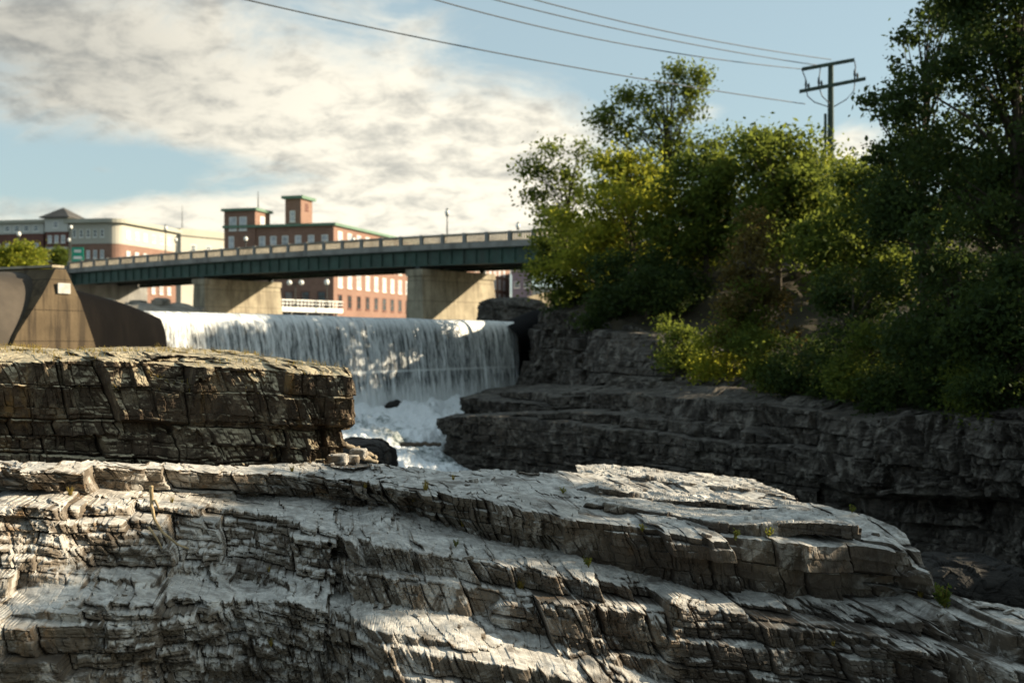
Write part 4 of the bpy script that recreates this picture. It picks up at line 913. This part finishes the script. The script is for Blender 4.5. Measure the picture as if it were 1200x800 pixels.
T('broadleaf_tree', 'airy tree with open sprays leaning over the right end of the bridge', 668, 80, 166, 130, M['leaf_green'], 140, 22, .24, .46, shape=[(-.7, 0, .82, .22, .06, .8), (-.35, 0, .93, .2, .05, .7), (-.15, 0, .8, .25, .06, .7), (.3, 0, .95, .18, .06, .6), (-.6, 0, .66, .3, .06, .8), (.2, 0, .7, .4, .1, .9), (-.35, 0, .52, .4, .1, 1.0), (.3, 0, .45, .7, .2, 1.6), (-.1, 0, .3, .7, .2, 1)])
T('broadleaf_tree', 'tallest slender tree of the left clump with tufted top', 782, 74, 80, 200, M['leaf_green'], 300, 20, .22, .46, trunk_r=.2, shape=[(.38, 0, .96, .08, .05, .5), (.12, 0, .97, .07, .06, .5), (.28, 0, .88, .14, .05, .6), (-.02, 0, .9, .1, .05, .5), (-.25, 0, .83, .12, .05, .5), (-.5, 0, .86, .1, .04, .4), (-.75, 0, .76, .16, .05, .6), (.22, 0, .79, .16, .05, .6), (-.1, 0, .75, .3, .06, .8), (-.5, 0, .68, .3, .07, .9), (.6, 0, .64, .2, .06, .5), (.9, 0, .62, .1, .05, .25), (.2, 0, .62, .4, .09, 1.1), (-.2, 0, .48, .8, .13, 1.6), (.2, 0, .32, .9, .18, 1.8)])
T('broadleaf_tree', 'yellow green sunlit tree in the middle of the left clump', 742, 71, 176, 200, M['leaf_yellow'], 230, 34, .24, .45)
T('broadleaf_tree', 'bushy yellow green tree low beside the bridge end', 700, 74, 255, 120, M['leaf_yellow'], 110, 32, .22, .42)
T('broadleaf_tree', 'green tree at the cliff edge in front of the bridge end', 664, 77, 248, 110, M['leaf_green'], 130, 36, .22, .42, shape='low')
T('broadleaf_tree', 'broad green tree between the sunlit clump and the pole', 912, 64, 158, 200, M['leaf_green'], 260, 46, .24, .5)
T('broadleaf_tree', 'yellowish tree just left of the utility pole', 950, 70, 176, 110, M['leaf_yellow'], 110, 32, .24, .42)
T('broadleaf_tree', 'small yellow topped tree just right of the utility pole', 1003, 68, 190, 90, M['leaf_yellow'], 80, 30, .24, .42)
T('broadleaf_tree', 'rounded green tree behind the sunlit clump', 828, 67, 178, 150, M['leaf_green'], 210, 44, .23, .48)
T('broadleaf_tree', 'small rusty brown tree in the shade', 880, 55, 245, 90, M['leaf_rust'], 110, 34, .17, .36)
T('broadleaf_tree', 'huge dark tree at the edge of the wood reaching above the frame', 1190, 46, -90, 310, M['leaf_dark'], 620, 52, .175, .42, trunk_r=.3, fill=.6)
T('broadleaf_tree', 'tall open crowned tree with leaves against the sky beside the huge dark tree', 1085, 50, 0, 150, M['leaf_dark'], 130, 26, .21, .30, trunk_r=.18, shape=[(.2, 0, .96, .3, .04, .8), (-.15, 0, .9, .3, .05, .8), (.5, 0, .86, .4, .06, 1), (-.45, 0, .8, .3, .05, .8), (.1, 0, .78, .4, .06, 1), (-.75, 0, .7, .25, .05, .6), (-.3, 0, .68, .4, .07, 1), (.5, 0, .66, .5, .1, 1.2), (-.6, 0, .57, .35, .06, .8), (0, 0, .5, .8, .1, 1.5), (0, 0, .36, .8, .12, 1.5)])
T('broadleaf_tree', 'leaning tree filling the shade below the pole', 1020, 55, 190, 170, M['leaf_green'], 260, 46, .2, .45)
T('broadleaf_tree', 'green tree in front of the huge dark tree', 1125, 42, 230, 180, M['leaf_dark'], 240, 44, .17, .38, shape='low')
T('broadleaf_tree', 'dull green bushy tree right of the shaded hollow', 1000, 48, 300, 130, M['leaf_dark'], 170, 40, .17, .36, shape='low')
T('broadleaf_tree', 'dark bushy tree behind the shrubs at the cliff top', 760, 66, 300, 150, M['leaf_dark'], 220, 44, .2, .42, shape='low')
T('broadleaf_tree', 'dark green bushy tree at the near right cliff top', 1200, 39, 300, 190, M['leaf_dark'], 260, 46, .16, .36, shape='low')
GU = 'shrubs along the top of the right cliff'
def shrub(label, u, D, vt, vb, w, mat, n, per, leaf, sp): T('shrub', label, u, D, vt, w, mat, n, per, leaf, sp, vbase=vb, shape='low', group=GU, trunk_r=.06, cat='shrub')
shrub('bright yellow green shrub spilling over the cliff edge', 852, 55.5, 392, 462, 110, M['leaf_yellow'], 90, 32, .15, .28)
shrub('green shrub left of the bright one on the cliff edge', 792, 58.5, 372, 445, 80, M['leaf_green'], 80, 32, .16, .3)
shrub('green shrub under the rusty brown tree', 880, 54, 330, 420, 100, M['leaf_green'], 90, 34, .15, .3)
shrub('dark shrub in the hollow of the cliff top', 945, 50, 400, 470, 90, M['leaf_dark'], 90, 34, .15, .3)
shrub('dull green shrub above the bulging part of the cliff', 1020, 46, 380, 470, 100, M['leaf_green'], 110, 36, .14, .3)
shrub('dark shrub trailing over the near cliff', 1110, 41.5, 390, 482, 120, M['leaf_dark'], 130, 38, .13, .28)
shrub('dark green shrub at the frame edge over the near cliff', 1190, 37.5, 400, 486, 120, M['leaf_dark'], 130, 38, .12, .28)
shrub('small dark shrub on the cliff above the falls', 668, 77.5, 335, 378, 60, M['leaf_dark'], 60, 32, .18, .34)
shrub('dark shrub on the pale cliff right of the falls', 720, 69, 340, 392, 80, M['leaf_dark'], 80, 34, .18, .34)
shrub('dark shrub hanging down over the bulging cliff face', 1062, 43.6, 405, 500, 110, M['leaf_dark'], 120, 36, .13, .28)
shrub('lowest dark shrub hanging over the near cliff', 1158, 39.3, 415, 508, 120, M['leaf_green'], 130, 36, .12, .28)
shrub('yellowish shrub hanging beside the bright one on the cliff edge', 905, 51.5, 400, 470, 80, M['leaf_green'], 80, 34, .14, .26)
# the wood goes on along the bank to the right
for i, (x, y, zt, lab) in enumerate(((20, 31.5, 6.6, 'dark tree of the wood beyond the right edge of the view'), (26, 39, 11.0, 'dark tree standing higher up the bank beyond the right edge of the view'), (29, 46, 12.5, 'tall dark tree up the hill beyond the right edge of the view'), (24, 95, 8.5, 'dark tree behind the yellow clump up the hill'), (30, 76, 11.5, 'dark tree behind the utility pole'))):
    u = 600 + x / y * F; T('broadleaf_tree', lab, u, y, 400 - zt / y * F, 8.5 / y * F, M['leaf_dark'], 220, 34, .26, .55)
zb = hz(23, 23); tree('broadleaf_tree', 'flat crowned dark tree on the near right bank', (23, 22.5, zb), 8.2 - zb, [(0, 0, 7.0 - zb, 2.6, 4.6, .42, 1)], M['leaf_dark'], 300, 40, .24, .28, GT)  # out of view; thin flat crown shaped to shade the ledge, leaving sun gaps
for x, y, zt, lab in ((22, 17, 4.0, 'thicket at the foot of the near right bank'), (22.5, 23, 4.0, 'thicket under the flat crowned tree')):
    zb = hz(x, y); tree('shrub', lab, (x, y, zb), zt - zb, [(0, 0, (zt - zb) * .5, 2.4, 3.6, (zt - zb) * .5, 1)], M['leaf_dark'], 240, 36, .26, .45, GU, cat='shrub', limbs=False)  # out of view, added to keep sun off the ledge below the gap

p = P(24, 312, 105); tree('round_tree', 'rounded yellow green tree above the left end of the dam', p + np.array([-.6, 0, -3.5]), 6.6, [(0, 0, 3.9, 3.3, 2.5, 2.2, 3), (-2.5, 0, 3.6, 2.4, 2.2, 2.2, 2), (1.6, 0, 2.9, 1.6, 1.6, 1.2, 1)], M['leaf_yellow'], 170, 40, .24, .36, trunk_r=.15)
p = P(70, 306, 180); tree('round_tree', 'small green street tree below the pyramid roofed tower', p + np.array([0, 0, -2]), 5, [(0, 0, 2.6, 1.4, 1.4, 1.6, 1)], M['leaf_green'], 60, 34, .28, .36, trunk_r=.1)

# ------------------------------------------------------------------ utility pole and wires
D = 76; pb = P(973.5, 0, D); ptop = P(973.5, 75, D); zb = hz(pb[0], D) - .5
up_ = empty('utility_pole', (pb[0], D, zb), 'dark wooden utility pole with two crossarms standing above the trees', 'utility pole')
m = MB(); m.tube([(pb[0], D, zb), (pb[0], D, ptop[2])], [.26, .17], 10); m.build('pole', M['pole'], up_)
def xarm(ul, vl, ur, vr, dd):
    a, b = P(ul, vl, D - dd), P(ur, vr, D + dd); d = b - a; m = MB(); m.box(a + [0, -.28 if dd >= 0 else 0, -.1], d, (0, .14, 0), (0, 0, .22)); return m.build('crossarm', M['pole'], up_), a, b
a1, A1a, A1b = xarm(939, 82.5, 1000, 71.5, 0); a2, A2a, A2b = xarm(936, 108.5, 1013, 93.5, 0)
for u, v in ((943.5, 104), (958.5, 101), (1000.5, 92)):
    for du in (0, 3.2):
        q = P(u + du, v + 2, D) - np.array([0, .21, 0]); hh = .62 if du == 0 else .4; m = MB(); m.tube([q, q + [0, 0, hh * .35], q + [0, 0, hh * .4], q + [0, 0, hh]], [.05, .06, .09, .05], 6); m.build('insulator', M['dark_steel'], up_)
for pts in (((938, 82), (942, 92), (943.5, 98)), ((960, 80), (959, 88), (958.5, 95)), ((1000, 73), (1001, 80), (1000.5, 86)), ((943.5, 106), (945, 114), (953, 121), (971, 127)), ((958.5, 104), (962, 114), (971, 123)), ((1000.5, 95), (999, 108), (990, 118), (976, 126))):
    m = MB(); m.tube([P(u, v, D) - np.array([0, .3, 0]) for u, v in pts], .035, 5); m.build('jumper_cable', M['wire'], up_)
m = MB(); m.tube([P(967.2, 133.5, D), P(967.2, 133.5, D) * [1, 1, 0] + [0, 0, zb]], .09, 8)
q_ = empty('stub_pole', P(967.2, 133.5, D) * [1, 1, 0] + [0, 0, zb], 'short thin pole beside the utility pole', 'pole'); m.build('pole', M['pole'], q_)
m = MB(); m.tube([P(967.2, 145, D), P(952, 182, D - 3) + [0, 0, -1]], .025, 5); m.build('guy_wire', M['wire'], q_)
def wire(pts, D0, D1, label, r=.03):
    P3 = []; (u0, v0), (u1, v1), (u2, v2) = pts; n = 40
    for i in range(n + 1):
        f = i / n; g = f; u = u0 + (u2 - u0) * f; fm = (u1 - u0) / (u2 - u0); k = (v1 - (v0 + (v2 - v0) * fm)) / (fm * (1 - fm)); v = v0 + (v2 - v0) * f + k * f * (1 - f)
        a = 1 / D0 + (1 / D1 - 1 / D0) * f; P3.append(P(u, v, 1 / a))
    m = MB(); m.tube(P3, r, 6); o = m.build('power_line', M['wire'], None, P3[-1]); props(o, label, 'power line', 'power lines to the utility pole')
wire([(-60, -90), (480, 42), (943.5, 122)], 40, D, 'lowest power line sagging across from the top left to the pole shaft', .030)
wire([(400, -34), (690, 44), (939, 81)], 48, D, 'second lowest power line reaching the left tip of the top crossarm', .028)
wire([(400, -52), (760, 42), (960, 77)], 48, D, 'power line reaching the top crossarm halfway to the pole', .028)
wire([(440, -58), (800, 41), (974, 70)], 48, D, 'topmost power line reaching the head of the pole', .028)

# ------------------------------------------------------------------ small things on the rocks
def stick(pts, r0, r1, label, name='dead_branch', mat='wood', extra=()):
    o = empty(name, pts[0], label, 'branch' if name == 'dead_branch' else 'log', None); n = len(pts); P3 = [np.array(p) for p in pts]
    f = np.linspace(0, n - 1, 18); P3 = [np.array([np.interp(t, range(n), [p[k] for p in P3]) for k in range(3)]) + rng.normal(size=3) * r0 * .18 for t in f]
    m = MB(); m.tube(P3, list(np.linspace(r0, r1, 18)), 8); m.build('stem' if name == 'dead_branch' else 'trunk', M[mat], o, smooth=True)
    for e in extra: m = MB(); m.tube([np.array(q) for q in e], [r0 * .7, r0 * .5, r0 * .25][:len(e)], 7); m.build('twig', M[mat], o, smooth=True)
    return o
fr0 = np.array([0, -.25, 0])
q = lambda u, v, d=0.0: P(u, v, bD + d)
bD = min(fg_at(u_, v_)[1] for u_, v_ in ((178, 592), (182, 612), (190, 632), (206, 640), (221, 645))) - .12
stick([q(177, 569, .1), q(178, 590, .1), q(180, 606, .05), q(190, 624, 0), q(206, 636, -.05), q(221, 643, -.1)], .030, .011, 'crooked bleached dead branch leaning on the sunlit ledge', extra=[[q(174, 617), q(184, 631, -.05), q(190, 642, -.1)], [q(181, 585, .1), q(185, 593, .1), q(186, 596, .1)]])
for (u0, v0, u1, v1, D_, r_, lab) in ((404, 520, 434, 538, 23.2, .05, 'long weathered log slanting among the drift wood by the outcrop'), (408, 534, 442, 541, 22.6, .045, 'flat grey log at the foot of the drift wood pile'), (416, 526, 440, 536, 24.0, .06, 'short pale log behind the slanting one')):
    stick([P(u0, v0, D_), P((u0 + u1) / 2, (v0 + v1) / 2 - 1, D_ + .1), P(u1, v1, D_ + .2)], r_, r_ * .8, lab, 'drift_log', 'log')
stick([P(470, 520, 56), P(492, 520.5, 56.3), P(516, 520, 56.6)], .11, .09, 'dark log caught across the white water', 'drift_log', 'bark')
for i, (u, v, r_, lab) in enumerate(((396, 538, .16, 'pale stone beside the drift wood at the corner of the outcrop'), (412, 538, .12, 'small pale stone under the slanting log'), (420, 531, .14, 'yellowish stone in the middle of the drift wood'), (375, 539, .15, 'flat stone under the undercut outcrop'), (352, 540, .11, 'small flat stone at the foot of the outcrop'))):
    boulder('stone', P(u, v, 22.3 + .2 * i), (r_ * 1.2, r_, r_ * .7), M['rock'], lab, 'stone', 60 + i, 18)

def plant(u, v, size, n, label, mat='leaf_yellow', dv=0, D=None, leaf=None):
    b = fg_at(u, v) if D is None else P(u, v, D); b = b + np.array([0, -.05, 0]); o = empty('plant', b, label, 'plant', 'small plants rooted on the ledge')
    m = MB(); C = []
    for i in range(n):
        a = random.uniform(0, 6.28); t = np.array([math.cos(a) * size * random.uniform(.1, .55), math.sin(a) * size * random.uniform(.1, .55), size * random.uniform(.5, 1)]); m.tube([b, b + t * .5 + [0, 0, size * .1], b + t], [.006, .005, .003], 4)
        for k in range(9): C.append(t * random.uniform(.3, 1.05) + rng.normal(size=3) * size * .07)
    m.build('stem', M['grass'], o); link_mesh('foliage', leaves_mesh('foliage', np.array(C), leaf or size * .2, .3), M[mat], o)
plant(1106, 708, .34, 26, 'bushy green plant in the notch at the right end of the big dark block', 'leaf_green')
plant(936, 628, .22, 12, 'yellowish tuft on the ledge above the dark block', 'grass'); plant(985, 626, .16, 14, 'low green tuft along the right part of the ledge', 'leaf_green')
plant(900, 628, .15, 9, 'small yellow green sprig left of the yellowish tuft'); plant(860, 632, .17, 9, 'thin sprig near the left end of the dark block', 'leaf_green')
plant(752, 622, .13, 8, 'tiny yellow plant on the pale lip of the ledge', 'leaf_yellow'); plant(660, 578, .12, 9, 'yellow sprig in front of the stacked slabs')
plant(997, 600, .14, 9, 'small green plant on the back edge of the ledge', 'leaf_green'); plant(690, 664, .16, 10, 'mossy green tuft in the seam below the upper ledge', 'leaf_green')
plant(535, 640, .12, 9, 'green tuft in the crevice of the middle ledge', 'leaf_green')

# loose stones and grass tufts on the steps of the ledge
def tread_points(n, wmin, seed):
    r = np.random.default_rng(seed); out = []
    for G in TREADS:
        st = np.linalg.norm(np.diff(G[:, :-2], axis=1)[..., :2], axis=2); u = G[:, :-3, 0] / G[:, :-3, 1] * F + 600; c = np.argwhere((st > wmin) & (u > 5) & (u < 1195) & (G[:, :-3, 2] > -4.8))
        for k in r.choice(len(c), min(n, len(c)), replace=False): a, b = c[k]; f = r.uniform(.3, .85); out.append((G[a, b] * (1 - f) + G[a, b + 1] * f, f))
    return out
ls0 = None
for p, f in tread_points(26, .10, 5):
    k = random.choice((.5, .7, .8, 1.0, 1.5)); 
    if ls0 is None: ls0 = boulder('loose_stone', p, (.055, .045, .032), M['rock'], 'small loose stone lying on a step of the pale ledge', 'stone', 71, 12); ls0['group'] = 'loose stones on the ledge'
    else: c = ls0.copy(); COL.objects.link(c); c.location = p + np.array([0, 0, .012 * k]); c.scale = (k, k * random.uniform(.7, 1.1), k * random.uniform(.6, 1.1)); c.rotation_euler = (random.uniform(-.3, .3), random.uniform(-.3, .3), random.uniform(0, 6.3))
gt0 = None
for p, f in tread_points(11, .12, 8):
    if gt0 is None:
        C = []; V = []; Q = []
        for i in range(46):
            a = random.uniform(0, 6.28); h = random.uniform(.05, .14); t_ = np.array([math.cos(a) * h * random.uniform(.1, .6), math.sin(a) * h * random.uniform(.1, .6), h]); b = np.array([math.cos(a) * .015, math.sin(a) * .015, -.02]); e = np.array([-math.sin(a), math.cos(a), 0]) * .005; n = len(V)
            V += [b - e, b + e, b * .5 + t_ * .6 + e * .7, b * .5 + t_ * .6 - e * .7, t_ * 1.05 + e * .1, t_ * 1.05 - e * .1]; Q += [(n, n + 1, n + 2, n + 3), (n + 3, n + 2, n + 4, n + 5)]
        gt0 = link_mesh('grass_tuft', np_mesh('grass_tuft', np.array(V), np.array(Q), {'var': ('FACE', np.random.default_rng(3).random(len(Q)))}), M['grass'], None, p); props(gt0, 'small grass tuft growing on a step of the pale ledge', 'grass tuft', 'grass tufts on the ledge')
    else: c = gt0.copy(); COL.objects.link(c); c.location = p; k = random.uniform(.6, 1.3); c.scale = (k, k, k); c.rotation_euler = (0, 0, random.uniform(0, 6.3))

# dry grass on the outcrop: nobody could count the blades
V, Q, va = [], [], []; T_ = np.linalg.norm(np.diff(OC[:, :-2], axis=1)[..., :2], axis=2) > .12; T_ &= OC[:, :-3, 2] > -.95; cand = np.argwhere(T_)
for k in range(3400):
    a, b = cand[rng.integers(len(cand))]; f = rng.random() ** 1.5; p = OC[a, b] * (1 - f) + OC[a, b + 1] * f
    if vnoise(np.array([[p[0] * 1.1, p[1] * .8, 3.3]]), 5)[0] < -.05: continue
    h = rng.uniform(.03, .12); d = rng.normal(size=2) * .05; w = .006; an = rng.uniform(0, 3.14); e = np.array([math.cos(an) * w, math.sin(an) * w, 0]); n = len(V)
    V += [p - e - [0, 0, .02], p + e - [0, 0, .02], p + e * .3 + [d[0], d[1], h], p - e * .3 + [d[0], d[1], h]]; Q.append((n, n + 1, n + 2, n + 3)); va.append(rng.random())
props(link_mesh('dry_grass', np_mesh('dry_grass', np.array(V), np.array(Q), {'var': ('FACE', np.array(va))}), M['grass']), 'dry yellow grass along the top of the outcrop', 'grass', None, 'stuff')

# ------------------------------------------------------------------ light, sky, camera
AZ, EL = math.radians(80), math.radians(21)
s = Vector((math.cos(EL) * math.sin(AZ), math.cos(EL) * math.cos(AZ), math.sin(EL)))
sun = bpy.data.lights.new('sun', 'SUN'); sun.energy = 5.0; sun.angle = math.radians(.55); sun.color = (1.0, .85, .62)
so = bpy.data.objects.new('sun', sun); COL.objects.link(so); so.rotation_euler = s.to_track_quat('Z', 'Y').to_euler(); so.location = (60, 30, 40)

W = bpy.data.worlds.new('World'); SC.world = W; W.use_nodes = True; t = NT.__new__(NT); t.t = W.node_tree; t.t.nodes.clear()
out = t.t.nodes.new('ShaderNodeOutputWorld'); bg = t.t.nodes.new('ShaderNodeBackground'); t.t.links.new(bg.outputs[0], out.inputs[0]); bg.inputs[1].default_value = .10
sky = t.n('ShaderNodeTexSky', sky_type='NISHITA'); sky.sun_disc = False; sky.sun_elevation = EL; sky.sun_rotation = AZ; sky.altitude = 100; sky.air_density = 1.0; sky.dust_density = 1.6; sky.ozone_density = 2.0
tc_ = t.n('ShaderNodeTexCoord').outputs['Generated']; sp_ = t.n('ShaderNodeSeparateXYZ'); t.t.links.new(tc_, sp_.inputs[0]); X, Y, Z = sp_.outputs
az = t.math('ARCTAN2', X, Y); el = t.math('ARCSINE', Z)
den = t.math('ADD', t.math('MAXIMUM', Z, 0.0), .26); cb = t.n('ShaderNodeCombineXYZ'); t.set(cb.inputs[0], t.math('DIVIDE', X, den)); t.set(cb.inputs[1], t.math('DIVIDE', Y, den))
n1 = t.noise(cb.outputs[0], 3.6, 12, .64, .5); n2 = t.noise(cb.outputs[0], 10, 9, .66, .3); n3 = t.noise(cb.outputs[0], 1.6, 4, .5)
def gauss(a0, e0, sa, se):
    a = t.math('DIVIDE', t.math('SUBTRACT', az, a0), sa); e = t.math('DIVIDE', t.math('SUBTRACT', el, e0), se)
    return t.math('EXPONENT', t.math('MULTIPLY', t.math('ADD', t.math('MULTIPLY', a, a), t.math('MULTIPLY', e, e)), -1.0))
def px(u, v): return (math.atan((u - 600) / F), math.atan((400 - v) / math.hypot(F, u - 600)))
bias = None
for (u, v, su, sv, w) in ((140, 60, 330, 80, .36), (380, 150, 230, 60, .34), (560, 215, 140, 60, .30), (200, 248, 300, 26, .30), (90, 205, 180, 30, -.30), (560, 60, 70, 60, -.10), (860, 90, 260, 110, -.20), (520, 200, 160, 90, .22), (830, 130, 44, 16, .34), (1000, 172, 44, 26, .40), (120, 200, 26, 8, .2), (470, 250, 200, 30, .16), (330, 268, 460, 26, .16), (590, 190, 110, 70, .14)):
    a0, e0 = px(u, v); g = t.math('MULTIPLY', gauss(a0, e0, su / F, sv / F), w); bias = g if bias is None else t.math('ADD', bias, g)
base = t.math('ADD', t.math('MULTIPLY', n1, .75), t.math('MULTIPLY', n2, .28)); dens = t.math('ADD', base, bias)
mask = t.ramp(dens, .50, .86)
shade = t.ramp(t.math('ADD', t.math('MULTIPLY', n3, .5), t.math('MULTIPLY', n2, .8)), .56, .84)
a0, e0 = px(0, 60); gk = gauss(a0, e0, 270 / F, 125 / F)
ccol = t.mix(shade, (5.5, 5.1, 4.2), (2.7, 2.6, 2.3)); ccol = t.mix(t.math('MULTIPLY', gk, .75), ccol, t.mix(shade, (2.0, 1.95, 1.75), (1.1, 1.12, 1.08)))
skc = t.mix(.66, t.mix(1.0, sky.outputs[0], (.90, 1.0, .95), 'MULTIPLY'), (2.15, 2.6, 2.62))
t.t.links.new(t.mix(t.math('MULTIPLY', mask, .93), skc, ccol), bg.inputs[0])

cam = bpy.data.cameras.new('camera'); co = bpy.data.objects.new('camera', cam); COL.objects.link(co); co.rotation_euler = (math.radians(90), 0, 0)
cam.sensor_width = 36; cam.lens = F / 1200 * 36; cam.clip_start = .1; cam.clip_end = 6000
cam.dof.use_dof = True; cam.dof.focus_distance = 17.5; cam.dof.aperture_fstop = 1.0
SC.camera = co
SC.view_settings.view_transform = 'Standard'; SC.view_settings.look = 'None'; SC.view_settings.exposure = 1.15; SC.view_settings.gamma = 1.0; SC.view_settings.use_curve_mapping = False
SC.cycles.max_bounces = 6; SC.cycles.diffuse_bounces = 3; SC.cycles.transmission_bounces = 3; SC.cycles.sample_clamp_indirect = 6
